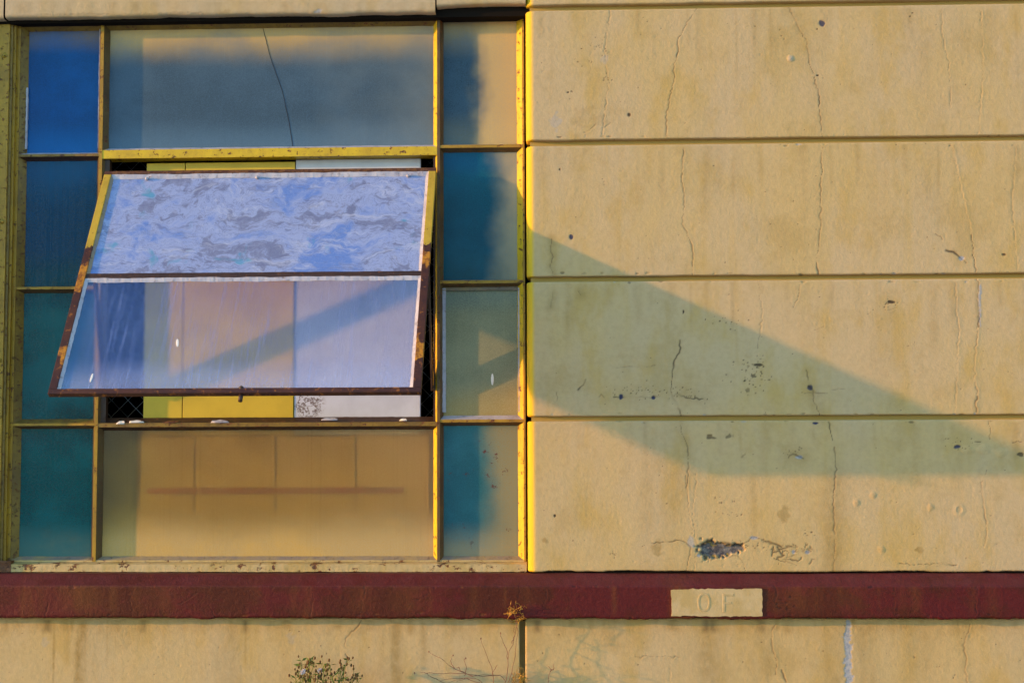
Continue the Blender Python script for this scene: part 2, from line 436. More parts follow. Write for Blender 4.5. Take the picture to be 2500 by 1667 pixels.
def roughen(pts, amount):
    """break a measured polyline into a jagged one (metres)"""
    out = [pts[0]]
    for (x0, z0), (x1, z1) in zip(pts, pts[1:]):
        n = max(2, int(math.hypot(x1 - x0, z1 - z0) / .007))
        for i in range(1, n + 1):
            t = i / n
            k = amount if i < n else 0
            out.append((x0 + (x1 - x0) * t + random.gauss(0, k), z0 + (z1 - z0) * t + random.gauss(0, k)))
    return out
class Relief:
    """marks on a surface, laid out in metres (a, b): height offset plus the six masks"""
    def __init__(s):
        s.marks = []
    def crack(s, pts, wid=.0015, strength=1.0, depth=.0012, halo=0.0, halo_w=.02, lip=.0004, plane=0.0, gaps=.24, jag=.0016):
        s.marks.append(('crack', roughen([at(px, py, plane) for px, py in pts], jag), wid, strength, depth, halo, halo_w, lip, gaps))
    def spot(s, px, py, rx, rz, key='crack', strength=1.0, depth=.0008, rag=.35, plane=0.0, bulge=0.0):
        x, z = at(px, py, plane)
        s.marks.append(('spot', x, z, rx * .0012, rz * .0012, key, strength, depth, rag, bulge))
    def pits(s, px, py, sx, sz, n, rmax=1.8, plane=0.0):
        for _ in range(n):
            s.spot(random.gauss(px, sx), random.gauss(py, sz), random.uniform(.7, rmax), random.uniform(.7, rmax), 'crack', random.uniform(.4, .95), .0006, .2, plane)
    def drip(s, px, py0, py1, wpx, strength, key='stain', plane=0.0):
        x, z0 = at(px, py0, plane); z1 = at(px, py1, plane)[1]
        s.marks.append(('drip', x, z0, z1, wpx * .0012, strength, key))
    def apply(s, A, B, h, att):
        """A (cols), B (rows) are 1-d coordinates; h and att arrays are [rows, cols]"""
        def win(a0, a1, b0, b1):
            i0, i1 = np.searchsorted(A, a0), np.searchsorted(A, a1)
            j0, j1 = np.searchsorted(B, b0), np.searchsorted(B, b1)
            return (slice(j0, j1), slice(i0, i1)) if i1 > i0 and j1 > j0 else None
        for m in s.marks:
            if m[0] == 'crack':
                _, pts, wid, stg, dep, halo, hw, lip, gaps = m
                wid, lip = wid * 1.28, lip * .45
                R = max(.009, halo_r := (hw * 2.2 if halo else 0))
                seed = random.randrange(9999)
                for (x0, z0), (x1, z1) in zip(pts, pts[1:]):
                    wv = win(min(x0, x1) - R, max(x0, x1) + R, min(z0, z1) - R, max(z0, z1) + R)
                    if wv is None: continue
                    xx, zz = np.meshgrid(A[wv[1]], B[wv[0]])
                    L2 = (x1 - x0) ** 2 + (z1 - z0) ** 2 + 1e-12
                    t = np.clip(((xx - x0) * (x1 - x0) + (zz - z0) * (z1 - z0)) / L2, 0, 1)
                    dx, dz = xx - (x0 + t * (x1 - x0)), zz - (z0 + t * (z1 - z0))
                    d = np.hypot(dx, dz)
                    q = np.clip(.75 + gaps * 1.6 * vnoise(xx * 28, zz * 28, seed), 0, 1)
                    line = np.exp(-(d / (wid * np.clip(.9 + .9 * vnoise(xx * 40, zz * 40, seed + 5), .35, 1.9))) ** 2) * q
                    att['crack'][wv] = np.maximum(att['crack'][wv], line * stg)
                    h[wv] = np.minimum(h[wv], h[wv]) - 0
                    att['_dep'][wv] = np.maximum(att['_dep'][wv], line * dep)
                    att['_lip'][wv] = np.maximum(att['_lip'][wv], lip * np.exp(-((d - .004) / .004) ** 2) * (dx > 0) * q)
                    if halo:
                        att['stain'][wv] = np.maximum(att['stain'][wv], halo * np.exp(-(d / hw) ** 2) * np.clip(.6 + .5 * vnoise(xx * 12, zz * 6, seed), 0, 1))
            elif m[0] == 'spot':
                _, x, z, rx, rz, key, stg, dep, rag, bulge = m
                wv = win(x - rx * 2.5 - .004, x + rx * 2.5 + .004, z - rz * 2.5 - .004, z + rz * 2.5 + .004)
                if wv is None: continue
                xx, zz = np.meshgrid(A[wv[1]], B[wv[0]])
                r = np.hypot((xx - x) / rx, (zz - z) / rz)
                if rag: r = r + rag * fbm(xx, zz, 90, int(abs(x * 1000)), 2)
                k = np.clip((1.25 - r) / .4, 0, 1)
                if stg: att[key][wv] = np.maximum(att[key][wv], k * stg)
                att['_dep'][wv] = np.maximum(att['_dep'][wv], k * dep)
                if bulge: att['_lip'][wv] = np.maximum(att['_lip'][wv], bulge * np.clip(1.3 - r, 0, 1) ** .6)
            else:
                _, x, z0, z1, wd, stg, key = m
                wv = win(x - wd * 2.5, x + wd * 2.5, min(z0, z1), max(z0, z1))
                if wv is None: continue
                xx, zz = np.meshgrid(A[wv[1]], B[wv[0]])
                cx = x + wd * .3 * vnoise(zz * 9, zz * 0, int(x * 900) + 5)
                t = (z0 - zz) / (z0 - z1)
                k = np.exp(-((xx - cx) / wd) ** 2) * np.clip(t * 30, 0, 1) * np.clip((1 - t) * 3, 0, 1) * np.clip(.75 + .4 * vnoise(xx * 60, zz * 8, 3), 0, 1)
                att[key][wv] = np.maximum(att[key][wv], k * stg)
def sheet_mesh(name, P, N, h, att, closed_rows=False):
    """P, N [rows, cols, 3] -> one grid mesh with float attributes"""
    nr, nc = h.shape
    V = (P + N * h[..., None]).reshape(-1, 3).astype(np.float32)
    idx = np.arange(nr * nc, dtype=np.int32).reshape(nr, nc)
    F = np.stack([idx[:-1, :-1], idx[:-1, 1:], idx[1:, 1:], idx[1:, :-1]], -1).reshape(-1, 4)
    me = bpy.data.meshes.new(name)
    me.vertices.add(len(V)); me.vertices.foreach_set('co', V.ravel())
    me.loops.add(F.size); me.loops.foreach_set('vertex_index', F.ravel())
    me.polygons.add(len(F)); me.polygons.foreach_set('loop_start', np.arange(0, F.size, 4, dtype=np.int32))
    me.polygons.foreach_set('loop_total', np.full(len(F), 4, np.int32))
    me.polygons.foreach_set('use_smooth', np.ones(len(F), bool))
    me.update(calc_edges=True)
    for k in KEYS:
        if k in att and att[k].max() > 0:
            a = me.attributes.new(k, 'FLOAT', 'POINT')
            a.data.foreach_set('value', np.clip(att[k], 0, 1).astype(np.float32).ravel())
    return me
def blank(shape):
    return {k: np.zeros(shape) for k in KEYS + ('_dep', '_lip')}

STEP = .0024
def wall_panel(name, x0, x1, z0, z1, m, parent, relief, corner=False, x_far=None, z_low=None, seed=1, rag_bottom=0.0, undul=1.0, left_return=.03):
    """an upright slab of render facing -y, its front at y = 0, edges rounded; corner=True turns it round into a window reveal on its left"""
    xs = list(np.arange(x0, x1, STEP)) + [x1]
    if x_far is not None: xs += list(np.linspace(x1, x_far, 14)[1:])
    prof = []                                   # (x, y, nx, ny, edge)
    if corner:
        R = .025
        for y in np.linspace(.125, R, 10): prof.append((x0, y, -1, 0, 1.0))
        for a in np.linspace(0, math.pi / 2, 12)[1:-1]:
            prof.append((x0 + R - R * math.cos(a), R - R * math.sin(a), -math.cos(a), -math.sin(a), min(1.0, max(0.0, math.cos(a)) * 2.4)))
        xs = [x for x in xs if x >= x0 + R]
    else:
        prof += [(x0, left_return, -1, 0, 0), (x0, .003, -1, 0, 0), (x0 + .001, .001, -.7, -.7, 0)]
        xs = [x for x in xs if x > x0 + .003]
    prof += [(x, 0, 0, -1, 0) for x in xs]
    xr = prof[-1][0]
    prof += [(xr + .002, .002, .7, -.7, 0), (xr + .002, .05, 1, 0, 0)]
    prof = np.array(prof)
    zs = list(np.arange(z0 + .004, z1 - .004, STEP))
    if z_low is not None: zs = list(np.linspace(z_low, z0, 14)) + zs
    zb = z_low if z_low is not None else z0
    rows = [(zb, .028), (zb + .0002, .006), (zb + .0012, .0022), (zb + .003, .0006)] + [(z, 0) for z in zs if z > zb + .0035] + [(z1 - .003, .0005), (z1 - .0012, .0020), (z1 - .0002, .005), (z1, .028)]
    rows = np.array(rows)
    nr, nc = len(rows), len(prof)
    P = np.zeros((nr, nc, 3)); N = np.zeros((nr, nc, 3))
    P[..., 0] = prof[:, 0]; P[..., 1] = prof[:, 1]; P[..., 2] = rows[:, :1]
    N[..., 0] = prof[:, 2]; N[..., 1] = prof[:, 3]
    s = prof[:, 0] - prof[:, 1] * (np.abs(prof[:, 2]) > .5)      # running coordinate
    xx, zz = np.meshgrid(s, rows[:, 0])
    h = undul * (.0006 * fbm(xx, zz, 4, seed, 2) + .00016 * fbm(xx, zz, 22, seed + 9, 2)) + .00015 * fbm(xx, zz, 95, seed + 20, 2, .7)
    h += .0008 * np.clip(fbm(xx, zz, 55, seed + 31, 2) - .9, 0, 1)           # little nibs
    h -= .0016 * np.clip(fbm(xx, zz, 70, seed + 41, 2) - .98, 0, 1)           # pinholes
    att = blank((nr, nc))
    A = np.where(np.abs(prof[:, 3]) > .9, prof[:, 0], -1e3 + np.arange(nc) * 0)
    ok = np.abs(prof[:, 3]) > .9
    i0, i1 = np.argmax(ok), nc - np.argmax(ok[::-1])
    sub = {k: v[:, i0:i1] for k, v in att.items()}
    relief.apply(prof[i0:i1, 0], rows[:, 0], h[:, i0:i1], sub)
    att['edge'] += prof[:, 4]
    h = h + att['_lip'] - att['_dep']
    h = h * (rows[:, 1:2] < .004) - rows[:, 1:2]
    if rag_bottom:
        k = np.exp(-(rows[:, 0] - zb) / .008)[:, None]
        P[..., 2] += k * rag_bottom * np.clip(fbm(xx, zz * 0, 7, seed + 3, 5, .68) + .0, -.5, 1.8)
    return link_mesh(name, sheet_mesh(name, P, N, h, att), m, parent)

def run_moulding(name, prof, x0, x1, m, parent, relief, seed, bottom_edge=None, attrs=None, extra_x=None, amp=1.0, plane_y=0.0):
    """extrude a (y, z) profile along x; prof items (y, z, ny, nz)"""
    xs = np.arange(x0, x1, STEP)
    if extra_x is not None: xs = np.concatenate([np.linspace(extra_x[0], x0, 10)[:-1], xs, np.linspace(x1, extra_x[1], 10)])
    prof = np.array(prof)
    nr, nc = len(prof), len(xs)
    P = np.zeros((nr, nc, 3)); N = np.zeros((nr, nc, 3))
    P[..., 0] = xs; P[..., 1] = prof[:, :1]; P[..., 2] = prof[:, 1:2]
    N[..., 1] = prof[:, 2:3]; N[..., 2] = prof[:, 3:4]
    s = np.concatenate([[0], np.cumsum(np.hypot(np.diff(prof[:, 0]), np.diff(prof[:, 1])))])
    xx, ss = np.meshgrid(xs, s)
    zz = np.repeat(prof[:, 1:2], nc, 1)
    h = amp * (.0007 * fbm(xx, ss, 5, seed, 2) + .00022 * fbm(xx, ss, 24, seed + 7, 2) + .00013 * fbm(xx, ss, 100, seed + 13, 2, .7))
    att = blank((nr, nc))
    front = prof[:, 2] < -.8
    if front.any():
        j0, j1 = np.argmax(front), nr - np.argmax(front[::-1])
        sub = {k: v[j0:j1] for k, v in att.items()}
        zf = prof[j0:j1, 1]
        if zf[-1] < zf[0]:
            sub = {k: v[::-1] for k, v in sub.items()}
            relief.apply(xs, zf[::-1], h[j0:j1][::-1], sub)
        else:
            relief.apply(xs, zf, h[j0:j1], sub)
    if attrs: attrs(xs, prof, att)
    h = h + att['_lip'] - att['_dep']
    if bottom_edge is not None:
        zt, zbm = prof[:, 1].max(), prof[:, 1].min()
        P[..., 2] += ((zt - zz) / (zt - zbm)) ** 3 * bottom_edge(xs)[None, :]
    return link_mesh(name, sheet_mesh(name, P, N, h, att), m, parent)

# ------------------------------------------------------------------ ground
bm = bmesh.new()
box(bm, -400, 400, -800, .4, -.2, 0)
tag(obj('pavement', bm, M['pavement']), 'worn grey concrete pavement in front of the wall', None, None, 'structure')

# ------------------------------------------------------------------ the right-hand wall
FRONT, GLASS = .060, .085                        # planes of the window's front bars and its glass
XW = X(1285.5, 700)                                # corner of the wall at the window reveal
XE, XFAR = X(2525, 833), 4.5
rel = Relief()
c = rel.crack
c(W1([(1575, 75), (1500, 180), (1405, 355), (1412, 450), (1370, 600), (1375, 690), (1340, 830), (1310, 1000), (1305, 1190)]), .0010, .9)
c(W1([(775, 320), (750, 370), (738, 435)]), .0010, .9)
c(W1([(590, 1155), (640, 1130), (690, 1085)]), .0010, .5); c(W1([(770, 1110), (825, 1070)]), .0009, .4)
c(W2([(225, 60), (290, 180), (325, 260), (385, 340), (400, 450), (410, 550), (455, 680), (490, 800), (505, 900), (500, 1000), (520, 1130), (530, 1190)]), .0012, 1, halo=.18, halo_w=.022)
c(W2([(1565, 120), (1572, 330), (1600, 450), (1630, 550), (1640, 850), (1640, 930)]), .0008, .45)
c(W4([(530, 0), (515, 80), (520, 180), (512, 280), (515, 380), (510, 480), (515, 560), (500, 600), (518, 640), (505, 720), (495, 860), (475, 960), (478, 1000), (492, 1100)]), .0011, .85, halo=.2, halo_w=.016)
c(W3([(1455, 0), (1445, 150), (1440, 300), (1465, 400), (1455, 540), (1450, 680), (1500, 780), (1530, 850), (1540, 970), (1535, 1110)]), .0010, .8)
c(W3([(310, 790), (300, 900), (315, 930), (295, 1040), (320, 1100)]), .0012, .8, halo=.75, halo_w=.012)
c(W3([(320, 1250), (310, 1330), (300, 1390)]), .0008, .3, halo=.6, halo_w=.014)
c(W3([(545, 1250), (560, 1280)]), .0018, .8, halo=.5, halo_w=.02)
c(W4([(330, 1160), (315, 1300), (275, 1390)]), .0009, .55)
c(W4([(1660, 0), (1700, 200), (1760, 480), (1820, 720)]), .0006, .12, lip=.0011)
c(W4([(1820, 760), (1835, 900), (1860, 1080)]), .0011, .85)
c(W4([(1870, 1135), (1885, 1200), (1880, 1300), (1885, 1400), (1885, 1560)]), .0013, .8, lip=.0016)
for k in range(9): rel.spot(*W4([(1897 + random.uniform(-4, 5), 1215 + k * 40)])[0], 3.4 - .2 * k, 7, 'pale', .8, 0, .3)
c(W4([(1510, 750), (1555, 775), (1570, 800)]), .0022, 1); c(W4([(1605, 895), (1670, 910), (1700, 935), (1740, 970), (1780, 1005)]), .0017, 1)
rel.spot(*W4([(1735, 965)])[0], 7, 6, 'pale', 1, .0015); rel.spot(*W4([(2105, 932)])[0], 5, 2.4, 'crack', .9, .001, .1)
rel.spot(*W4([(1130, 1345)])[0], 9, 3.6, 'crack', .95, .0012, .5); c(W4([(1100, 1410), (1175, 1390)]), .0010, .6)
c(W4([(915, 1450), (950, 1430)]), .0012, .8); rel.pits(*W4([(1080, 1360)])[0], 22, 9, 14); rel.spot(*W4([(1440, 780)])[0], 1, 1)
c(W5([(1425, 250), (1420, 360), (1370, 450), (1355, 600), (1345, 700), (1360, 750), (1410, 810), (1425, 860), (1437, 910)]), .0013, .9, halo=.3, halo_w=.018, gaps=.7)
c(W5([(1428, 990), (1440, 1060), (1465, 1105), (1490, 1170), (1500, 1290), (1495, 1440), (1480, 1530)]), .0011, .75, halo=.3, halo_w=.02)
c(W5([(850, 745), (920, 745), (1020, 745), (1150, 750), (1220, 740), (1280, 720), (1330, 715), (1400, 720), (1500, 755), (1640, 765)]), .0013, .85, gaps=.9, halo=.25, halo_w=.03)
c(W5([(870, 495), (930, 485), (1000, 480), (1080, 490), (1210, 470)]), .0009, .5, gaps=.8)
c(W5([(355, 700), (355, 780)]), .0011, .8); c(W5([(605, 590), (585, 640), (540, 680)]), .0014, .8, gaps=.8)
c(W5([(725, 745), (740, 720), (765, 748)]), .0012, .85)
rel.spot(*W5([(915, 745)])[0], 5.5, 5.5, 'blue', 1, .0018); rel.spot(*W5([(1195, 748)])[0], 4.5, 4, 'blue', 1, .0018)
rel.pits(*W5([(1100, 690)])[0], 48, 9, 46); rel.pits(*W5([(1480, 720)])[0], 25, 8, 22); rel.pits(*W5([(2060, 560)])[0], 24, 26, 60, 2.4)
rel.spot(*W5([(2100, 465)])[0], 11, 3.5, 'crack', .9); rel.spot(*W5([(2060, 560)])[0], 7, 4, 'crack', .7, rag=.8); rel.spot(*W5([(2010, 690)])[0], 6, 5, 'crack', .5, rag=.8)
rel.pits(*W5([(1850, 1340 - 1340 + 100)])[0], 30, 12, 16); rel.spot(*W5([(1455, 5)])[0], 1.4, 4)
rel.spot(*W5([(1690, 1095)])[0], 7, 4, 'crack', .7, rag=.9); rel.spot(*W5([(1855, 1080)])[0], 8, 5, 'crack', .6, rag=.9); rel.spot(*W5([(1960, 1240)])[0], 6, 5, 'crack', .4, rag=.9)
rel.spot(*W5([(2025, 380)])[0], 9, 7, 'stain', .15, 0, .1, 0, .0012)
c(W6([(385, 510), (395, 560), (405, 600)]), .0016, .7, halo=.6, halo_w=.016, gaps=.8)
c(W6([(405, 650), (440, 680), (445, 720), (455, 800), (495, 870), (500, 930)]), .0016, 1, halo=.35, halo_w=.02)
rel.spot(*W6([(420, 660)])[0], 5, 6, 'blue', .9, .0015)
c(W6([(330, 710), (500, 713), (605, 705)]), .0007, .5); c(W6([(600, 680), (720, 675)]), .0007, .3)
c(W6([(580, 960), (600, 1060), (615, 1120)]), .0011, .9); c(W6([(630, 1180), (640, 1280), (635, 1420), (625, 1560)]), .0012, .85, halo=.5, halo_w=.020)
rel.spot(*W6([(466, 972)])[0], 7, 2.8, 'blue', 1, .0015, .15)
c(W6([(230, 1275), (270, 1240), (310, 1255), (360, 1280)]), .0017, 1, halo=.4, halo_w=.03); rel.spot(*W6([(325, 1268)])[0], 8, 3.5, 'pale', .9); rel.pits(*W6([(290, 1225)])[0], 14, 6, 20)
rel.spot(*W6([(1700, 1180)])[0], 6.5, 4, 'blue', .9, .0015, .5); rel.pits(*W6([(1740, 1130)])[0], 18, 12, 16)
for q in ((1790, 1205), (1930, 1205), (2080, 1225)): rel.spot(*W6([q])[0], 13, 9, 'stain', 0, 0, .2, 0, .0022)
c(W6([(1855, 1132), (1905, 1136)]), .0010, .8); c(W6([(2180, 1140), (2270, 1130)]), .0014, .8, gaps=.9); rel.spot(*W6([(2250, 1245)])[0], 7, 4, 'crack', .8, rag=.8)
c(W6([(1970, 950), (1990, 1030), (1985, 1110)]), .0010, .75); c(W6([(1955, 1380), (1910, 1490), (1905, 1560)]), .0010, .6, lip=.0012)
c(W6([(1885, 0), (1870, 200), (1850, 450), (1855, 620), (1875, 720)]), .0009, .5, lip=.0014); c(W6([(1875, 740), (1855, 800), (1870, 870)]), .0014, .7, halo=.5, halo_w=.01, lip=.0014)
c(W6([(450, 165), (540, 130), (550, 90)]), .0008, .4, lip=.0012)
c(W7([(1280, 0), (1300, 250), (1320, 390), (1330, 440)]), .0008, .4, lip=.0009)
c(W7([(1020, 510), (1100, 505), (1160, 500), (1230, 490), (1280, 505), (1320, 545), (1300, 640), (1280, 730)]), .0012, .85, halo=.2)
rel.spot(*W7([(1065, 550)])[0], 11, 18, 'stain', .5, 0); rel.spot(*W7([(1320, 500)])[0], 8, 12, 'pale', .55, 0)
for q, rr in (((1440, 560), 19), ((1480, 575), 17), ((1530, 565), 15), ((1590, 560), 14), ((1650, 555), 14), ((1690, 545), 10)):
    rel.spot(*W7([q])[0], rr * 1.1, rr * .9, 'spall', 1, .0085, .55)
c(W7([(1400, 520), (1450, 490), (1510, 520), (1600, 515), (1700, 530)]), .0028, 1, depth=.003); c(W7([(1410, 600), (1470, 640), (1560, 615), (1660, 605)]), .0014, .8)
c(W7([(1700, 540), (1780, 465), (1850, 480), (1920, 515), (1979, 520)]), .0013, .9, halo=.2); rel.spot(*W7([(1795, 470)])[0], 12, 4.5, 'pale', .9, .001, .3)
c(W7([(1670, 600), (1710, 650), (1740, 740)]), .0010, .8); rel.spot(*W7([(1380, 605)])[0], 4, 3.4, 'pale', .8)
for q in ((1500, 700), (1430, 20), (2020, 900), (2300, 1100)): pass
c([(1492, 20), (1476, 120), (1484, 200), (1470, 330)], .0008, .35); c([(2395, 30), (2400, 180), (2388, 326)], .0008, .35, lip=.0008); c([(2330, 690), (2340, 800), (2332, 1000)], .0008, .3, lip=.0008)
c([(1700, 1150), (1690, 1260), (1702, 1330), (1694, 1394)], .0008, .4, lip=.0006); c([(1850, 690), (1862, 760), (1850, 850)], .0008, .35); c([(2480, 360), (2470, 500), (2484, 660)], .0008, .3)
rel.pits(*W7([(1800, 530)])[0], 30, 9, 26); rel.pits(*W7([(740, 585)])[0], 8, 6, 8); rel.pits(*W7([(1590, 190)])[0], 14, 6, 6, 2.6); rel.pits(*W7([(1640, 290)])[0], 14, 3, 8)
rel.spot(*W7([(292, 303)])[0], 2, 4); rel.spot(*W7([(150, 155)])[0], 1, 4); rel.spot(*W7([(220, 490)])[0], 8, 6, 'stain', .5, 0)
for k in range(26):
    qx, qy = random.uniform(75, 400), random.uniform(515, 640)
    c(W8([(qx, qy), (qx + random.gauss(0, 26), qy + random.gauss(0, 20)), (qx + random.gauss(0, 40), qy + random.gauss(0, 26))]), .0012, .85, gaps=.6)
rel.spot(*W8([(240, 580)])[0], 4, 5, 'pale', .9); rel.spot(*W8([(340, 580)])[0], 5, 4, 'pale', .9); c(W8([(0, 490), (90, 515), (150, 540)]), .0014, .9)
rel.pits(*W8([(350, 440)])[0], 9, 6, 6, 2.4)
c(W8([(555, 0), (540, 200), (545, 330), (550, 450), (545, 600), (540, 720)]), .0011, .8, halo=.55, halo_w=.036)
c(W8([(1655, 50), (1660, 130), (1680, 260), (1690, 380), (1695, 450), (1680, 530)]), .0010, .65, lip=.001)
rel.spot(*W8([(1490, 260)])[0], 12, 14, 'stain', 0, 0, 0, 0, .0013); rel.spot(*W8([(1490, 260)])[0], 6, 7, 'stain', .15, .0014, .1)
for q in ((715, 210), (905, 560), (1275, 240), (840, 150)): rel.spot(*W8([q])[0], 7, 7, 'stain', .2, 0, .2, 0, .0016)
rel.spot(*W8([(1190, 560)])[0], 9, 8, 'stain', .6, 0); rel.spot(*W8([(165, 290)])[0], 13, 18, 'stain', .45, 0)
c(W8([(1040, 665), (1180, 672), (1330, 665), (1470, 678)]), .0009, .6, gaps=.8)
rel.spot(*W1([(983, 1000)])[0], 4, 4.4, 'crack', .9, .001, .2); rel.spot(*W1([(450, 805)])[0], 3, 2.2); rel.spot(*W2([(518, 203)])[0], 6, 7, 'blue', .9, .001, .6)
rel.spot(*W2([(485, 657)])[0], 3.4, 2.4); rel.spot(*W2([(480, 255)])[0], 1.5, 1.5); rel.spot(*W2([(1310, 115)])[0], 2, 1.4); rel.spot(*W2([(1290, 145)])[0], 1.5, 1.5)
rel.spot(*W3([(477, 778)])[0], 4.6, 5.4, 'blue', .95, .0012, .3); rel.spot(*W3([(380, 192)])[0], 2, 3); rel.spot(*W2([(247, 512)])[0], 7, 7, 'pale', .35, 0, .1, 0, .003)
rel.pits(*W1([(730, 430)])[0], 18, 12, 14); rel.pits(*W1([(560, 540)])[0], 14, 7, 9); rel.pits(*W1([(790, 690)])[0], 8, 8, 8); rel.pits(*W1([(430, 800)])[0], 10, 8, 4); rel.pits(*W2([(2060 - 2060 + 150, 310)])[0], 8, 8, 3)
for q, r in (((560, 1030), 22), ((740, 1050), 17), ((620, 970), 15), ((530, 1190), 9)): rel.spot(*W1([q])[0], r, r * .9, 'stain', .22, 0, .5)
rel.spot(*W1([(340, 1060)])[0], 13, 18, 'pale', .35, 0, .6); rel.spot(*W1([(770, 520)])[0], 7, 9, 'pale', .3, 0, .6)
for px, y0, y1, wd, st in ((2260, 60, 640, 34, .16), (2150, 350, 660, 30, .14), (1640, 1040, 1390, 40, .16), (1960, 700, 1000, 26, .10), (2330, 20, 320, 20, .10), (1420, 360, 560, 16, .16), (2155, 700, 1000, 40, .16), (1580, 1050, 1380, 22, .2), (1840, 1150, 1390, 12, .25)):
    rel.drip(px, y0, y1, wd, st)
for px in range(1310, 2500, 31):
    for y0, ln in ((20, 150), (352, 140), (686, 150), (1028, 150)):
        if random.random() < .55: rel.drip(px + random.uniform(-14, 14), y0, y0 + ln * random.uniform(.4, 1.5), random.uniform(3, 16), random.uniform(.08, .34))
for k in range(70):
    gy = random.choice((333, 354, 668, 688, 1011, 1030))
    rel.spot(random.uniform(1310, 2500), gy + random.uniform(-2, 2), random.uniform(2, 6), random.uniform(1.2, 2.6), random.choice(('pale', 'stain', 'crack')), random.uniform(.2, .6), .0012, .6)
for k in range(160): rel.pits(random.uniform(1320, 2490), random.uniform(40, 1390), 6, 5, 1, 1.5)

wall = thing('rendered_wall', 'pale yellow rendered wall with recessed horizontal grooves, cracked, right of the window', 'wall', (0.6, 0, 0))
def gz(px, py): return Z(px, py)
GR = [(5, 17.5), (337, 349.5), (671.5, 683.5), (1014, 1025.5)]        # top and bottom of the four grooves, at the middle of the wall
GX = 1900
courses = []
edges_z = [gz(GX, -420)] + [gz(GX, v) for pair in GR for v in pair] + [gz(GX, 1394.9)]
for k in range(5):
    zt, zb = edges_z[2 * k], edges_z[2 * k + 1]
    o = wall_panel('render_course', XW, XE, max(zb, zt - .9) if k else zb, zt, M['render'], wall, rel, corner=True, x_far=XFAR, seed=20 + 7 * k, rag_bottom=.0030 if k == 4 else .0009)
bm = bmesh.new()
box(bm, XW + .012, XFAR, .021, .30, edges_z[-1] + .004, edges_z[0])
obj('groove_bed', bm, M['groove'], wall)
for k in range(4):                                # the courses carry on up the building, above the picture
    bm = bmesh.new()
    box(bm, -4.2, XFAR, 0, .30, edges_z[0] + .017 + k * .41, edges_z[0] + .41 + k * .41, .003)
    obj('render_course', bm, M['render'], wall)
bm = bmesh.new()
box(bm, -4.19, XFAR - .01, .019, .28, edges_z[0] - .01, edges_z[0] + 1.6)
obj('groove_bed', bm, M['groove'], wall)
# left pier of the same wall, outside the picture, whose edge shades the left lights of the window
bm = bmesh.new()
box(bm, -4.2, X(-62, 700), 0, .30, 0, edges_z[0] + 0.0, .006)
tag(obj('wall_pier', bm, M['lintel']), 'pale yellow rendered pier left of the steel post', 'wall')

# ------------------------------------------------------------------ lintel above the window
lint = thing('lintel', 'faded tan lintel with ragged lower edge above the window', 'lintel', (-1.0, 0, 2.4))
zl = lambda px, py: Z(px, py, 0)
def lintel_piece(name, xa, xb, zb_mid, slope, rag, seed, m):
    zt = edges_z[0]
    prof = [(.28, zb_mid, 0, -1), (.16, zb_mid, 0, -1), (.05, zb_mid, 0, -1), (.012, zb_mid, 0, -1), (.004, zb_mid + .0015, -.5, -.86), (.0012, zb_mid + .005, -.85, -.5)]
    prof += [(0, z, -1, 0) for z in np.arange(zb_mid + .009, zb_mid + .14, STEP)] + [(0, z, -1, 0) for z in np.linspace(zb_mid + .15, zt, 8)]
    def be(xs): return slope * (xs - (xa + xb) / 2) + rag * fbm(xs, xs * 0, 9, seed, 5, .62)
    rl = Relief()
    for px in range(60, 1060, 37): rl.drip(px + random.uniform(-20, 20), 5, 44, random.uniform(8, 22), random.uniform(.1, .4))
    rl.spot(775, 28, 9, 5, 'pale', .7, .001, .6); rl.spot(550, 30, 12, 5, 'stain', .4, 0, .6); rl.crack([(80, 38), (300, 33), (520, 34)], .0009, .35)
    return run_moulding(name, prof, xa, xb, m, lint, rl, seed, be, amp=1.3)
x_a, x_b, x_c = X(13, 30), X(1066, 30), X(1284, 30)
lintel_piece('lintel_block', x_a, x_b - .003, Z(530, 37), (Z(1050, 30) - Z(40, 43)) / (X(1050, 30) - X(40, 43)), .0022, 5, M['lintel'])
lintel_piece('spalled_block', x_b, x_c, Z(1170, 12), .004, .0028, 8, M['lintel'])
lintel_piece('end_block', X(-60, 30), x_a - .004, Z(4, 46), 0, .001, 12, M['lintel'])
bm = bmesh.new()
box(bm, X(-60, 40), XW + .02, .030, .29, Z(600, 50, .03), Z(600, -30, .03))
obj('lintel_core', bm, M['gap'], lint)

# ------------------------------------------------------------------ maroon ledge
ledge = thing('stone_ledge', 'maroon painted projecting ledge running below window and wall', 'ledge', (0, 0, 1.1))
ZT, ZB, PJ = (Z(300, 1398, 0) + Z(2200, 1401, 0)) / 2, Z(1250, 1509, -.045), .045
prof = [(.20, ZT, 0, 1), (.06, ZT, 0, 1), (.01, ZT, 0, 1), (-.004, ZT - .0005, -.2, .98)]
for t in np.linspace(.1, .95, 12): prof.append((-.006 - (PJ - .011) * t, ZT - .002 - .026 * t, -.6, .8))
prof += [(-PJ + .002, ZT - .0295, -.75, .66), (-PJ + .0005, ZT - .033, -.93, .36)]
prof += [(-PJ, z, -1, 0) for z in np.arange(ZT - .036, ZB + .006, -STEP)]
prof += [(-PJ + .0008, ZB + .0035, -.9, -.4), (-PJ + .004, ZB + .0005, -.5, -.86), (-PJ + .010, ZB, 0, -1), (0, ZB, 0, -1), (.2, ZB, 0, -1)]
rl = Relief()
pl = -PJ
rl.crack(L8([(900, 770), (865, 860), (850, 960), (830, 1080)]), .0010, .8, plane=pl, lip=.001)
rl.crack(L8([(1960, 760), (1990, 900), (1960, 1010)]), .0009, .8, plane=pl)
rl.crack(W8([(80, 760), (110, 880), (95, 960)]), .0012, .8, plane=pl, lip=.001)
rl.crack(W8([(1640, 790), (1620, 950), (1610, 1090)]), .0010, .8, plane=pl, lip=.0015)
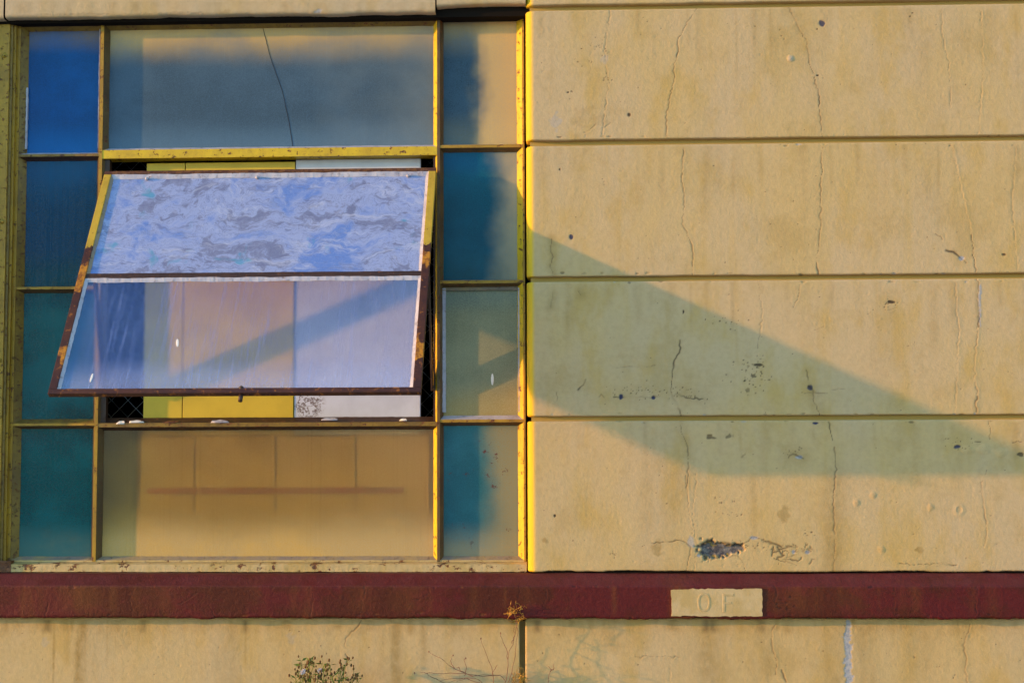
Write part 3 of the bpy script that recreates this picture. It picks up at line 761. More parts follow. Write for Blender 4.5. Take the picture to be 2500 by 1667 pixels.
rl.crack(L8([(1340, 910), (1260, 960), (1210, 960), (1170, 1040)]), .0010, .6, plane=pl, lip=.0012)
rl.crack(L7([(1430, 910), (1360, 960), (1290, 990)]), .0009, .5, plane=pl, lip=.001); rl.crack(L7([(690, 1030), (680, 1095)]), .0010, .6, plane=pl)
for k in range(70): rl.spot(random.uniform(0, 2500), random.choice((1428, 1430, 1500, 1505)) + random.gauss(0, 3), random.uniform(2, 7), random.uniform(1, 2.6), random.choice(('crack', 'pale', 'pale', 'stain')), random.uniform(.25, .7), .0010, .7, pl)
for px in (120, 330, 520, 760, 1330, 1500, 2180, 2440): rl.crack([(px, 1420), (px + random.gauss(0, 8), 1460), (px + random.gauss(0, 12), 1508)], .0008, .5, plane=pl, lip=.0008)
for k in range(26): px = random.uniform(0, 2500); rl.drip(px, 1424, 1508, random.uniform(3, 16), random.uniform(.1, .4), plane=pl)
for k in range(14): rl.spot(*W8([(random.gauss(150, 40), random.gauss(975, 22))])[0], random.uniform(2, 5), random.uniform(1.5, 3), 'crack', .5, .001, .6, pl)
for px, wd, st in ((200, 60, .45), (230, 30, .35), (390, 40, .3), (1000, 45, .35), (880, 26, .3), (1940, 40, .45), (1905, 25, .35), (2090, 60, .2)): rl.drip(px, 1425, 1508, wd, st, plane=pl)
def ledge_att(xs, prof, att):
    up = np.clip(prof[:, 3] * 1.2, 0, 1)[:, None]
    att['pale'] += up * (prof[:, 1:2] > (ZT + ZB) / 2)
def low_rag(xs): return .0026 * fbm(xs, xs * 0, 16, 77, 6, .72) - .0006
run_moulding('ledge_block', prof, X(-30, 1450), X(2530, 1450), M['maroon'], ledge, rl, 61, low_rag, ledge_att, (-4.2, 4.5), 1.5)
# the plate with its two raised letters
yp = -PJ - .0032
bm = bmesh.new()
def ragged_plate(bm, pts, y0, y1, rag):
    ring = []
    for (xa, za), (xb, zb) in zip(pts, pts[1:] + pts[:1]):
        n = max(2, int(math.hypot(xb - xa, zb - za) / .008))
        for i in range(n):
            t = i / n
            ring.append((xa + (xb - xa) * t + random.gauss(0, rag), za + (zb - za) * t + random.gauss(0, rag)))
    f = [bm.verts.new((x, y0, z)) for x, z in ring]
    bk = [bm.verts.new((x + .0015 * (1 if x > 0 else -1) * 0, y1, z)) for x, z in ring]
    bm.faces.new(f); bm.faces.new(bk[::-1])
    for i in range(len(f)): bm.faces.new((f[i], bk[i], bk[(i + 1) % len(f)], f[(i + 1) % len(f)]))
ragged_plate(bm, [at(1638, 1440, yp), at(1700, 1437, yp), at(1860, 1436, yp), at(1861, 1504, yp), at(1639, 1503, yp)], yp, -PJ + .006, .0009)
pm = NT('cream plate paint')
pc = pm.mix(pm.ramp(pm.noise(14, 4, .6), .38, .65), (.52, .40, .20), (.45, .33, .13))
plate = obj('name_plate', bm, pm.finish(pc, .65, pm.bump(pm.noise(110, 3, .6), .0012, .7), .2), ledge)
lm = NT('cream letter paint')
lmat = lm.finish(lm.mix(lm.ramp(lm.noise(60, 4, .6), .4, .6), (.50, .385, .19), (.42, .32, .14)), .7, None, .2)
def raised(name, loops, parent):
    """bevelled raised letter: loops = outer ring then optional inner ring of (px, py)"""
    bm = bmesh.new()
    rings = []
    for li, lp in enumerate(loops):
        cx = sum(p[0] for p in lp) / len(lp); cy = sum(p[1] for p in lp) / len(lp)
        k = -1.0 if li == 0 else 1.0
        base = [bm.verts.new((at(px, py, yp)[0], yp + .001, at(px, py, yp)[1])) for px, py in lp]
        rings.append(base)
    def shrink(lp, d):
        n = len(lp); out = []
        for i in range(n):
            a, b_, c_ = Vector(lp[i - 1]), Vector(lp[i]), Vector(lp[(i + 1) % n])
            e1, e2 = (b_ - a).normalized(), (c_ - b_).normalized()
            n1, n2 = Vector((-e1.y, e1.x)), Vector((-e2.y, e2.x))
            nn = (n1 + n2)
            nn = nn / max(.35, nn.length_squared / 2)
            out.append(tuple(b_ + nn * d))
        return out
    tops = []
    for li, lp in enumerate(loops):
        sp = shrink(lp, 2.2 if li == 0 else -2.2)
        tops.append([bm.verts.new((at(px, py, yp)[0], yp - .0008, at(px, py, yp)[1])) for px, py in sp])
    for bs, tp in zip(rings, tops):
        n = len(bs)
        for i in range(n): bm.faces.new((bs[i], bs[(i + 1) % n], tp[(i + 1) % n], tp[i]))
    if len(loops) == 2:
        a, b_ = tops; n = len(a)
        for i in range(n): bm.faces.new((a[i], a[(i + 1) % n], b_[(i + 1) % n], b_[i]))
    else:
        bm.faces.new(tops[0])
    return obj(name, bm, lmat, parent)
def ell(cx, cy, rx, ry, n=28): return [(cx + rx * math.copysign(abs(math.cos(t)) ** .8, math.cos(t)), cy + ry * math.copysign(abs(math.sin(t)) ** .8, math.sin(t))) for t in [2 * math.pi * i / n for i in range(n)]]
raised('letter', [ell(1718.5, 1470, 17, 24.5), ell(1718.5, 1470, 9, 16)], plate)['label'] = 'raised letter O'
raised('letter', [[(1763, 1447), (1793, 1447), (1793, 1456), (1772, 1456), (1772, 1467), (1788, 1467), (1788, 1475), (1772, 1475), (1772, 1495), (1763, 1495)]], plate)['label'] = 'raised letter F'

# ------------------------------------------------------------------ base wall below the ledge
base = thing('base_wall', 'pale yellow rendered base wall below the maroon ledge with dark vertical joint', 'wall', (0, 0, 0))
rb = Relief()
rb.crack(L8([(840, 1110), (800, 1170), (725, 1240), (715, 1300), (740, 1390), (720, 1460), (700, 1568)]), .0011, .85)
rb.crack(W8([(105, 1120), (70, 1230), (80, 1310), (115, 1400), (105, 1500)]), .0012, .85, lip=.001); rb.crack(W8([(150, 1465), (185, 1560)]), .0014, .9)
rb.crack(W8([(1570, 1120), (1560, 1180), (1520, 1280), (1545, 1380), (1530, 1470), (1550, 1560)]), .0015, .85, lip=.0016, halo=.2)
rb.crack(W7([(900, 1365), (1000, 1362), (1245, 1366)]), .0008, .45, lip=.001); rb.crack(W7([(1165, 1370), (1165, 1560)]), .0006, .25)
rb.drip(200, 1516, 1760, 13, .95); rb.drip(207, 1516, 1690, 6, .6)
for px, wd, st, y1 in ((133, 3, .6, 1700), (168, 6, .35, 1640), (262, 3, .4, 1640), (282, 3, .3, 1600), (400, 5, .25, 1640), (555, 30, .35, 1760), (600, 3, .5, 1640), (668, 4, .3, 1540), (970, 16, .6, 1760), (1034, 9, .5, 1640), (945, 30, .25, 1700), (1700, 10, .3, 1560), (1735, 40, .4, 1720), (1860, 30, .35, 1720), (2110, 26, .5, 1760), (2030, 30, .35, 1760), (2250, 40, .3, 1740), (330, 60, .2, 1600), (1500, 60, .25, 1600), (1420, 30, .2, 1580)):
    rb.drip(px, 1514, y1, wd, st)
for px in range(0, 2500, 23): rb.drip(px + random.uniform(-12, 12), 1512, random.uniform(1528, 1560), random.uniform(6, 18), random.uniform(.1, .55))
for px, st in ((1720, .8), (1740, .7), (1860, .6), (1310, .6), (110, .5), (118, .5), (350, .4), (600, .5)): rb.drip(px, 1512, 1548, 9, st, 'crack')
for k in range(40): rb.spot(2070 + random.gauss(0, 2), 1518 + k * 4.6, 7, 5, 'pale', .95, .0010, .5)
for k in range(60): rb.pits(random.uniform(0, 2500), random.uniform(1530, 1665), 3, 3, 1, 1.6)
for q in (L7([(325, 1270)])[0], L8([(325, 1240)])[0]): rb.spot(*q, 9, 9, 'pale', .2, 0, .6)
zjt = ZB - .0035
for name, xa, xb, far_l, sd in (('base_panel', X(-30, 1600), X(1266.5, 1600), None, 90), ('base_panel', X(1282.5, 1600), X(2530, 1600), 4.5, 95)):
    wall_panel(name, xa, xb, Z(1250, 1690), zjt, M['base'], base, rb, x_far=far_l, z_low=0.0, seed=sd, undul=1.5, left_return=.045)
bm = bmesh.new()
box(bm, -4.2, X(-30, 1600) + .0, .002, .3, 0, zjt)
box(bm, X(-30, 1600), 4.5, .045, .30, 0, zjt)
obj('wall_core', bm, M['base'], base)
bm = bmesh.new()
box(bm, X(-60, 1450), 4.5, .02, .30, zjt - .01, ZT - .004)
obj('ledge_core', bm, M['gap'], ledge)
# shallow wall body behind the right-hand courses is the groove bed; the strip over the ledge is a dark open joint
bm = bmesh.new()
box(bm, XW + .008, 4.5, .012, .05, ZT + .0006, edges_z[-1] + .006)
obj('open_joint', bm, M['gap'], wall)

# ------------------------------------------------------------------ the steel window
win = thing('steel_window', 'old yellow steel window of fixed obscure panes round one projecting sash', 'window', (X(640, 1390, FRONT), FRONT, Z(640, 1390, FRONT)))
def vbar(name, pxf0, pxf1, y_ref, bead_l, bead_r, pz0, pz1, m, mb, front=FRONT, cuts=40, bead_m=None, wob=.0006):
    """upright bar: steel front strip with sloping putty beads down to the glass on either side (bead widths in m)"""
    xa, xb = X(pxf0, y_ref, front), X(pxf1, y_ref, front)
    bm = bmesh.new()
    prism(bm, [(xa, front), (xb, front), (xb, GLASS + .03), (xa, GLASS + .03)], 'z', pz0, pz1, cuts, wob * .5)
    o = obj(name, bm, m, win)
    for wd, s, xe in ((bead_l, -1, xa), (bead_r, 1, xb)):
        if wd:
            bm = bmesh.new()
            prism(bm, [(xe, front + .0025), (xe + s * wd, GLASS - .001), (xe, GLASS - .001)], 'z', pz0 + .004, pz1 - .004, cuts * 2, wob)
            obj('glazing_bead', bm, bead_m or mb, o)
            for ch in o.children: ch.location = (0, 0, 0)
    return o
def hbar(name, z0, z1, xa, xb, bead_u, bead_d, m, mu, md, front=FRONT, cuts=40, back=None, wob=.0006):
    bm = bmesh.new()
    prism(bm, [(front + .0012, z0), (front + .0012, z1), (back or GLASS + .028, z1), (back or GLASS + .028, z0)], 'x', xa, xb, cuts, wob * .5)
    o = obj(name, bm, m, win)
    for wd, s, ze, mm in ((bead_u, 1, z1, mu), (bead_d, -1, z0, md)):
        if wd:
            bm = bmesh.new()
            prism(bm, [(front + .004, ze), (GLASS - .0012, ze + s * wd), (GLASS - .0012, ze)], 'x', xa + .002, xb - .002, max(20, int((xb - xa) / .008)), wob)
            obj('glazing_bead', bm, mm, o)
            for ch in o.children: ch.location = (0, 0, 0)
    return o
ZTOP, ZSILL = Z(640, 52, FRONT), Z(640, 1371, FRONT)
# uprights
vbar('left_jamb', 27, 38, 700, 0, .018, ZSILL - .01, ZTOP + .02, M['mustard'], M['dull'])
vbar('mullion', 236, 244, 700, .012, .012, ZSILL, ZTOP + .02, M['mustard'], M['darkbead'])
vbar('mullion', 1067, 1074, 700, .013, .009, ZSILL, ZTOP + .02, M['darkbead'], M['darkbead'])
for ch in [o for o in bpy.data.objects if o.name == 'mullion.001'][0].children[:1]:
    ch.data.materials.clear(); ch.data.materials.append(M['yellow'])  # sun-facing bead stays bright yellow; the other beads have shade painted in
vbar('right_jamb', 1277, 1281.5, 700, .018, 0, ZSILL - .004, ZTOP + .035, M['mustard'], M['yellow'])
XL, XA0, XA1, XB0, XB1, XR = X(38, 700, FRONT), X(236, 700, FRONT), X(244, 700, FRONT), X(1067, 700, FRONT), X(1074, 700, FRONT), X(1277, 700, FRONT)
# head and sill
hbar('frame_head', Z(640, 55, FRONT), Z(640, 38, FRONT), XL, XB0 + .004, 0, .012, M['dull'], None, M['dull'])
hbar('frame_head', Z(1170, 36, FRONT), Z(1170, 10, FRONT), XB0 + .006, XR, 0, .012, M['brown'], None, M['dull'])
bm = bmesh.new()
zs0 = ZT + .002
prism(bm, [(.034, zs0), (.036, zs0 + .022), (FRONT - .006, ZSILL - .001), (GLASS + .03, ZSILL + .004), (GLASS + .03, zs0)], 'x', XL - .04, XW - .004, 160, .0008)
obj('window_sill', bm, M['cream'], win)
hbar('glazing_bar', ZSILL, Z(640, 1367, FRONT), XL, XR, .010, 0, M['cream'], M['oldputty'], None)
# left column bars
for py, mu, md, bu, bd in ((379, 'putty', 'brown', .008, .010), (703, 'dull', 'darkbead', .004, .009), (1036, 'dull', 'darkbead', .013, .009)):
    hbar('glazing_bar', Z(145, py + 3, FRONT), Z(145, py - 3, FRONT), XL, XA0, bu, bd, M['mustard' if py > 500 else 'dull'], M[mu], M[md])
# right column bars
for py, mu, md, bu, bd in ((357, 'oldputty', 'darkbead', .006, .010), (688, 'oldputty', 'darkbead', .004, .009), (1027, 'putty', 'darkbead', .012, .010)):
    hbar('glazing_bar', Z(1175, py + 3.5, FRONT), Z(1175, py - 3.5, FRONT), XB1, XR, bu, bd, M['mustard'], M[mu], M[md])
# transom over the opening, and the opening's sill
zt0, zt1 = Z(655, 383, FRONT), Z(655, 362, FRONT)
hbar('transom', zt0, zt1, XA1, XB0, .009, 0, M['yellow'], M['putty'], None, back=GLASS + .035)
zo = Z(655, 1036, FRONT)
hbar('opening_sill', Z(655, 1041, FRONT), Z(655, 1031, FRONT), XA1, XB0, 0, .010, M['dull'], None, M['brown'], back=FRONT + .041)
bm = bmesh.new()
prism(bm, [(FRONT + .008, Z(655, 1031, FRONT)), (FRONT + .032, Z(655, 1018, FRONT)), (FRONT + .039, Z(655, 1018, FRONT)), (FRONT + .039, Z(655, 1036, FRONT))], 'x', XA1, XB0, 120, .0007)
obj('sill_upstand', bm, M['brown'], win)
for xa, xb in ((XA1 + .001, XA1 + .020), (XB0 - .012, XB0 - .001)):
    bm = bmesh.new()
    prism(bm, [(xa, FRONT + .012), (xb, FRONT + .012), (xb, FRONT + .034), (xa, FRONT + .034)], 'z', Z(655, 1036, FRONT) + .004, zt0 - .001, 30, .0005)
    obj('opening_jamb', bm, M['brown'], win)
# whiter putty left round two of the panes
def putty_strip(x0, x1, z0, z1, m='putty', wd=.009):
    bm = bmesh.new()
    if x1 - x0 > z1 - z0: prism(bm, [(GLASS - .010, z0), (GLASS - .0008, z1), (GLASS - .0008, z0)], 'x', x0, x1, 60, .0009)
    else: prism(bm, [(x0, GLASS - .008), (x1, GLASS - .008), (x1, GLASS - .0008), (x0, GLASS - .0008)], 'z', z0, z1, 60, .0011)
    obj('putty', bm, M[m], win)
zq = lambda py, px=1175: Z(px, py, GLASS)
putty_strip(XL + .014, XL + .019, zq(364, 145), zq(215, 145))
putty_strip(XA0 - .010, XA0 - .003, zq(364, 145), zq(75, 145))
putty_strip(XB1 + .006, XB1 + .016, zq(1006), zq(704))
putty_strip(XR - .016, XR - .009, zq(1006), zq(704))
putty_strip(XB1 + .004, XR - .008, zq(709), zq(700), 'oldputty')
# fixed panes
def pane(xa, xb, za, zb, m, label):
    bm = bmesh.new()
    box(bm, xa, xb, GLASS, GLASS + .004, za, zb)
    o = obj('pane', bm, m, win)
    o['label'] = label
    return o
def zc(px, py): return Z(px, py, GLASS)
e = .002
zL = [Z(145, 379, FRONT), Z(145, 703, FRONT), Z(145, 1036, FRONT)]
zR = [Z(1175, 357, FRONT), Z(1175, 688, FRONT), Z(1175, 1027, FRONT)]
zA, zE = ZTOP + .012, ZSILL
cols = (XL - .004, XA0 + .005, XA1 - .005, XB0 + .004, XB1 - .004, XR + .004)
for k, nm, lb in ((0, 'pane_left_top', 'deep blue pane, topmost of the left column'), (1, 'pane_left_second', 'dark teal blue pane beside the upper sash'), (2, 'pane_left_third', 'dark teal pane beside the lower sash'), (3, 'pane_left_fourth', 'teal pane, lowest of the left column')):
    za, zb = ([zE] + zL[::-1] + [zA])[3 - k], ([zE] + zL[::-1] + [zA])[4 - k]
    pane(cols[0], cols[1], za + e, zb - e, M[nm], lb)
p_right = []
for k, nm, lb in ((0, 'pane_right_top', 'grey and tan pane, topmost of the right column'), (1, 'pane_right_second', 'blue green pane beside the upper sash'), (2, 'pane_right_third', 'grey green pane with white fleck'), (3, 'pane_right_fourth', 'teal pane with brown speckles')):
    za, zb = ([zE] + zR[::-1] + [zA])[3 - k], ([zE] + zR[::-1] + [zA])[4 - k]
    p_right.append(pane(cols[4], cols[5], za + e, zb - e, M[nm], lb))
p_top = pane(cols[2], cols[3], (zt0 + zt1) / 2, zA, M['pane_top'], 'wide grey blue pane with a long crack')
p_bot = pane(cols[2], cols[3], zE + e, Z(655, 1037, FRONT), M['pane_bottom'], 'wide tan pane below the sash')
def ribbon(bm, pts, wd, y, th=.0006):
    for (x0, z0), (x1, z1) in zip(pts, pts[1:]):
        d = Vector((x1 - x0, z1 - z0)); n = Vector((-d.y, d.x)).normalized() * wd / 2
        a = [bm.verts.new((q[0], yy, q[1])) for yy in (y, y - th) for q in ((x0 + n.x, z0 + n.y), (x0 - n.x, z0 - n.y), (x1 - n.x, z1 - n.y), (x1 + n.x, z1 + n.y))]
        for f in ((0, 1, 2, 3), (7, 6, 5, 4), (0, 3, 7, 4), (1, 5, 6, 2), (0, 4, 5, 1), (2, 6, 7, 3)): bm.faces.new([a[i] for i in f])
bm = bmesh.new()
ribbon(bm, roughen([at(px, py, GLASS) for px, py in ((640, 60), (660, 140), (690, 225), (706, 300), (715, 358))], .0003), .0016, GLASS - .0002)
o = obj('glass_crack', bm, plain('dark crack edge', (.015, .015, .02), (.03, .03, .035)), p_top); o.location = (0, 0, 0)
def fleck(parent, px, py, ln, wd, y, tilt=0.0, m='white_speck', local=None):
    bm = bmesh.new()
    x, z = at(px, py, y)
    n = 10
    def ring(k, yy): return [bm.verts.new((x + k * wd * math.sin(2 * math.pi * i / n) + tilt * k * ln * math.cos(2 * math.pi * i / n), yy, z + k * ln * math.cos(2 * math.pi * i / n))) for i in range(n)]
    a, b_ = ring(1, y - .0002), ring(.7, y - .0016)
    for i in range(n): bm.faces.new((a[i], a[(i + 1) % n], b_[(i + 1) % n], b_[i]))
    bm.faces.new(b_); bm.faces.new(a[::-1])
    o = obj('paint_fleck', bm, M[m], parent); o.location = (0, 0, 0)
    return o
fleck(p_right[2], 1202, 926, .018, .0042, GLASS)

# the projecting sash: modelled in its own plane, then swung out on its head
LT, WD = .822, 1.006
S_TOP = Vector(((X(262, 437, FRONT) + X(1064, 415, FRONT)) / 2, FRONT - .002, (Z(262, 434, FRONT) + Z(1064, 413, FRONT)) / 2))
TILT = math.asin(.450 / LT)
hw = WD / 2
MIDZ = -.409                                      # the middle bar
def sash_box(name, x0, x1, y0, y1, z0, z1, m, parent, bev=.0012, cuts=None, wob=0):
    bm = bmesh.new()
    if cuts:
        if x1 - x0 > z1 - z0: prism(bm, [(y0, z0), (y0, z1), (y1, z1), (y1, z0)], 'x', x0, x1, cuts, wob)
        else: prism(bm, [(x0, y0), (x1, y0), (x1, y1), (x0, y1)], 'z', z0, z1, cuts, wob)
    else: box(bm, x0, x1, y0, y1, z0, z1, bev)
    return obj(name, bm, m, parent)
bm = bmesh.new()
TH = .017
box(bm, -hw, -hw + .022, -TH, 0, -LT + .0165, -.0125, .0014)
box(bm, hw - .022, hw, -TH, 0, -LT + .0165, -.0125, .0014)
box(bm, -hw, hw, -TH, 0, -.012, 0, .0014)
box(bm, -hw, hw, -TH, 0, -LT, -LT + .016, .0014)
sash = obj('projecting_sash', bm, M['sash'], None)
sash.parent = win
sash.location = S_TOP - Vector(win.location)
sash.rotation_euler = (-TILT, 0, 0)
sash['label'] = 'top hung sash propped open, yellow paint worn to rust below'
IX = hw - .022
sash_box('middle_bar', -IX, IX, -.014, -.002, MIDZ - .010, MIDZ + .008, M['brown'], sash, cuts=80, wob=.0004)
yg0, yg1 = -.009, -.005
def spane(z0, z1, m, lb):
    bm = bmesh.new(); box(bm, -IX - .004, IX + .004, yg0, yg1, z0, z1)
    o = obj('sash_pane', bm, m, sash); o['label'] = lb
    return o
spane(MIDZ, -.008, M['film'], 'upper sash pane under marbled whitish film')
spane(-LT + .012, MIDZ, M['pane_sash_low'], 'hazy lower sash pane')
def putty_run(x0, x1, z0, z1, side, m, wd, wob=.0013):
    bm = bmesh.new()
    if side in 'TB':
        s = -1 if side == 'T' else 1
        zz = z1 if side == 'T' else z0
        prism(bm, [(-.0145, zz), (yg0 - .0006, zz + s * wd), (yg0 - .0006, zz)], 'x', x0, x1, 110, wob)
    else:
        s = 1 if side == 'L' else -1
        xx = x0 if side == 'L' else x1
        prism(bm, [(xx, -.0145), (xx + s * wd, yg0 - .0006), (xx, yg0 - .0006)], 'z', z0, z1, 60, wob)
    return obj('putty', bm, m, sash)
putty_run(-IX, IX, 0, -.012, 'T', M['putty'], .016)
putty_run(-IX, IX, 0, MIDZ - .010, 'T', M['putty'], .012)
for za, zb in ((MIDZ + .008, -.012), (-LT + .016, MIDZ - .010)):
    putty_run(-IX, IX, za, zb, 'L', M['oldputty'] if za > MIDZ else M['putty'], .009)
    putty_run(-IX, IX, za, zb, 'R', M['putty'], .009)
bm = bmesh.new(); bmesh.ops.create_cone(bm, cap_ends=True, segments=10, radius1=.006, radius2=.006, depth=.024, matrix=Matrix.Translation((X(590, 968, -.39) - S_TOP.x, -.006, -LT - .008)))
obj('latch_pin', bm, M['brown'], sash, True)
bm = bmesh.new(); bmesh.ops.create_uvsphere(bm, u_segments=10, v_segments=6, radius=.007, matrix=Matrix.Translation((X(590, 942, -.39) - S_TOP.x, -TH + .004, -LT + .017)))
obj('latch_boss', bm, M['brown'], sash, True)
def sash_fleck(lx, lz, ln, wd, tilt=0):
    bm = bmesh.new(); n = 10
    for sgn in (1,):
        a = [bm.verts.new((lx + wd * math.sin(2 * math.pi * i / n) + tilt * ln * math.cos(2 * math.pi * i / n), yg0 - .0002, lz + ln * math.cos(2 * math.pi * i / n))) for i in range(n)]
        b_ = [bm.verts.new((lx + .7 * wd * math.sin(2 * math.pi * i / n) + .7 * tilt * ln * math.cos(2 * math.pi * i / n), yg0 - .0016, lz + .7 * ln * math.cos(2 * math.pi * i / n))) for i in range(n)]
        for i in range(n): bm.faces.new((a[i], a[(i + 1) % n], b_[(i + 1) % n], b_[i]))
        bm.faces.new(b_); bm.faces.new(a[::-1])
    obj('paint_fleck', bm, M['white_speck'], sash)
sash_fleck(X(427, 836, -.33) - S_TOP.x, -.648, .014, .0040, -.15)
sash_fleck(X(223, 924, -.37) - S_TOP.x, -.765, .015, .0034, .05)
for lx in (-.37, -.035, .42):                       # glazing clips on the head
    bm = bmesh.new(); bmesh.ops.create_uvsphere(bm, u_segments=8, v_segments=6, radius=.0055, matrix=Matrix.Translation((lx, -.014, -.030)))
    obj('glazing_clip', bm, M['putty'], sash, True)
# friction stays from the jambs to the stiles
def sash_pt(lx, lz, ly=-.004):
    return S_TOP + Matrix.Rotation(-TILT, 3, 'X') @ Vector((lx, ly, lz))
for sx, xj in ((-1, XA1 + .012), (1, XB0 - .016)):
    a = Vector((xj, FRONT + .012, Z(655, 952, FRONT)))
    b_ = sash_pt(sx * (hw - .012), -.27)
    bm = bmesh.new()
    d = (b_ - a); u = Vector((1, 0, 0)); v = d.cross(u).normalized() * .015; t = u * .0025
    rg = [[bm.verts.new(p + i * v + j * t) for i, j in ((-1, -1), (1, -1), (1, 1), (-1, 1))] for p in (a, b_)]
    for i in range(4): bm.faces.new((rg[0][i], rg[0][(i + 1) % 4], rg[1][(i + 1) % 4], rg[1][i]))
    bm.faces.new(rg[0][::-1]); bm.faces.new(rg[1])
    obj('stay_arm', bm, M['brown'], win)

# ------------------------------------------------------------------ steel post on the left
post = thing('steel_post', 'mustard painted steel post with bolt heads at the left edge', 'post', (X(10, 1390, .03), .03, Z(10, 1390, .03)))
zp0, zp1 = ZT + .002, Z(20, 38, .03)
def ps(name, pxa, pxb, ya, yb, m):
    bm = bmesh.new()
    prism(bm, [(X(pxa, 700, ya), ya), (X(pxb, 700, ya), ya), (X(pxb, 700, ya), yb), (X(pxa, 700, ya), yb)], 'z', zp0, zp1, 50, .0004)
    return obj(name, bm, m, post)
ps('cover_plate', -55, 11, .036, .08, M['mustard'])
ps('side_strip', 11.8, 19, .042, .09, M['dull'])
ps('side_strip', 19.5, 27, .049, .09, M['mustard'])
for px, py in ((9, 135), (3, 540), (-4, 879)):
    bm = bmesh.new()
    x, z = at(px, py, .032)
    bmesh.ops.create_cone(bm, cap_ends=True, segments=14, radius1=.0085, radius2=.0085, depth=.002, matrix=Matrix.Translation((x, .0355, z)) @ Matrix.Rotation(math.pi / 2, 4, 'X'))
    bmesh.ops.create_uvsphere(bm, u_segments=14, v_segments=8, radius=.0065, matrix=Matrix.Translation((x, .0335, z)) @ Matrix.Diagonal((1, .8, 1, 1)))
    obj('bolt', bm, M['bolt'], post, True)
bm = bmesh.new(); prism(bm, [(X(-40, 1390, .034), .034), (X(26, 1390, .034), .034), (X(26, 1390, .034), .07), (X(-40, 1390, .034), .07)], 'z', zp0 - .001, zp0 + .032, 8, .0012)
obj('rusted_foot', bm, M['rust'], post)

# ------------------------------------------------------------------ behind the glass
YB = .104
zb0, zb1 = Z(640, 1062, YB), Z(640, 396, YB)
yb = thing('yellow_board', 'yellow painted board standing behind the sash on its left half', 'board', (X(540, 1062, YB), YB, zb0))
for pa, pb in ((350, 444), (446, 716)):
    bm = bmesh.new(); box(bm, X(pa, 1000, YB), X(pb, 1000, YB), YB, YB + .018, zb0, zb1, .0012)
    obj('board_panel', bm, M['yboard'], yb)
bm = bmesh.new(); box(bm, X(718, 1000, YB), X(1026, 1000, YB), YB + .002, YB + .02, zb0, zb1 + .006, .0012)
tag(obj('white_board', bm, M['wboard']), 'white board with grey stain standing behind the sash on its right half', 'board')
lb_ = thing('lower_board', 'mustard jointed boarding seen dimly through the wide tan pane', 'board', (X(640, 1370, YB), YB, Z(640, 1370, YB)))
for pa, pb in ((342, 471), (475, 670), (674, 866), (870, 1046)):
    bm = bmesh.new(); box(bm, X(pa, 1200, YB), X(pb, 1200, YB), YB + .006, YB + .022, Z(640, 1362, YB), zb0 - .003, .0012)
    obj('board_panel', bm, M['lboard'], lb_)
bm = bmesh.new(); box(bm, X(365, 1197, .12), X(985, 1197, .12), .0945, .106, Z(640, 1204, .10), Z(640, 1190, .10), .002)
tag(obj('interior_rail', bm, M['rail']), 'red brown rail seen dimly through the wide tan pane', 'rail')
mesh_t = thing('wire_mesh', 'diamond wire mesh in the dark beside the boards behind the sash', 'mesh', (X(640, 1062, .26), .26, zb0))
def mesh_patch(xa, xb):
    bm = bmesh.new(); p = .052; y = .235
    za, zb = Z(640, 1345, y), Z(640, 380, y)
    nlo, nhi = int((za - xb) / p) - 2, int((zb - xa) / p) + 2
    for k in range(nlo, nhi):
        for s in (1, -1):
            cc = k * p if s == 1 else k * p + 2 * xa
            pts = []
            for x in (xa, xb):
                pts.append((x, (x + k * p) if s == 1 else (xa + xb - x + k * p)))
            (x0, z0), (x1, z1) = pts
            def clip(x0, z0, x1, z1):
                for lim, up in ((za, False), (zb, True)):
                    d0, d1 = (z0 - lim), (z1 - lim)
                    if up: d0, d1 = -d0, -d1
                    if d0 < 0 and d1 < 0: return None
                    if d0 < 0: t = d0 / (d0 - d1); x0, z0 = x0 + (x1 - x0) * t, z0 + (z1 - z0) * t
                    elif d1 < 0: t = d1 / (d1 - d0); x1, z1 = x1 + (x0 - x1) * t, z1 + (z0 - z1) * t
                return x0, z0, x1, z1
            q = clip(x0, z0, x1, z1)
            if q: tube(bm, [(q[0], y + s * .0009, q[1]), (q[2], y + s * .0009, q[3])], .0013, .0013, 5)
    return bm
obj('mesh_panel', mesh_patch(X(235, 900, .235), X(352, 900, .235)), M['wire'], mesh_t)
obj('mesh_panel', mesh_patch(X(1024, 900, .235), X(1075, 900, .235)), M['wire'], mesh_t)
bm = bmesh.new()
rx0, rx1, rz0, rz1 = -1.95, .02, .6, 2.75
for b_ in ((rx0 - .1, rx0, .30, 2.6, rz0, rz1), (rx1, rx1 + .1, .30, 2.6, rz0, rz1), (rx0, rx1, 2.5, 2.6, rz0, rz1), (rx0, rx1, .30, 2.5, rz0 - .1, rz0), (rx0, rx1, .30, 2.5, rz1, rz1 + .1)):
    box(bm, *b_)
tag(obj('interior_wall', bm, M['dark']), 'dark walls of the room behind the window', None, None, 'structure')

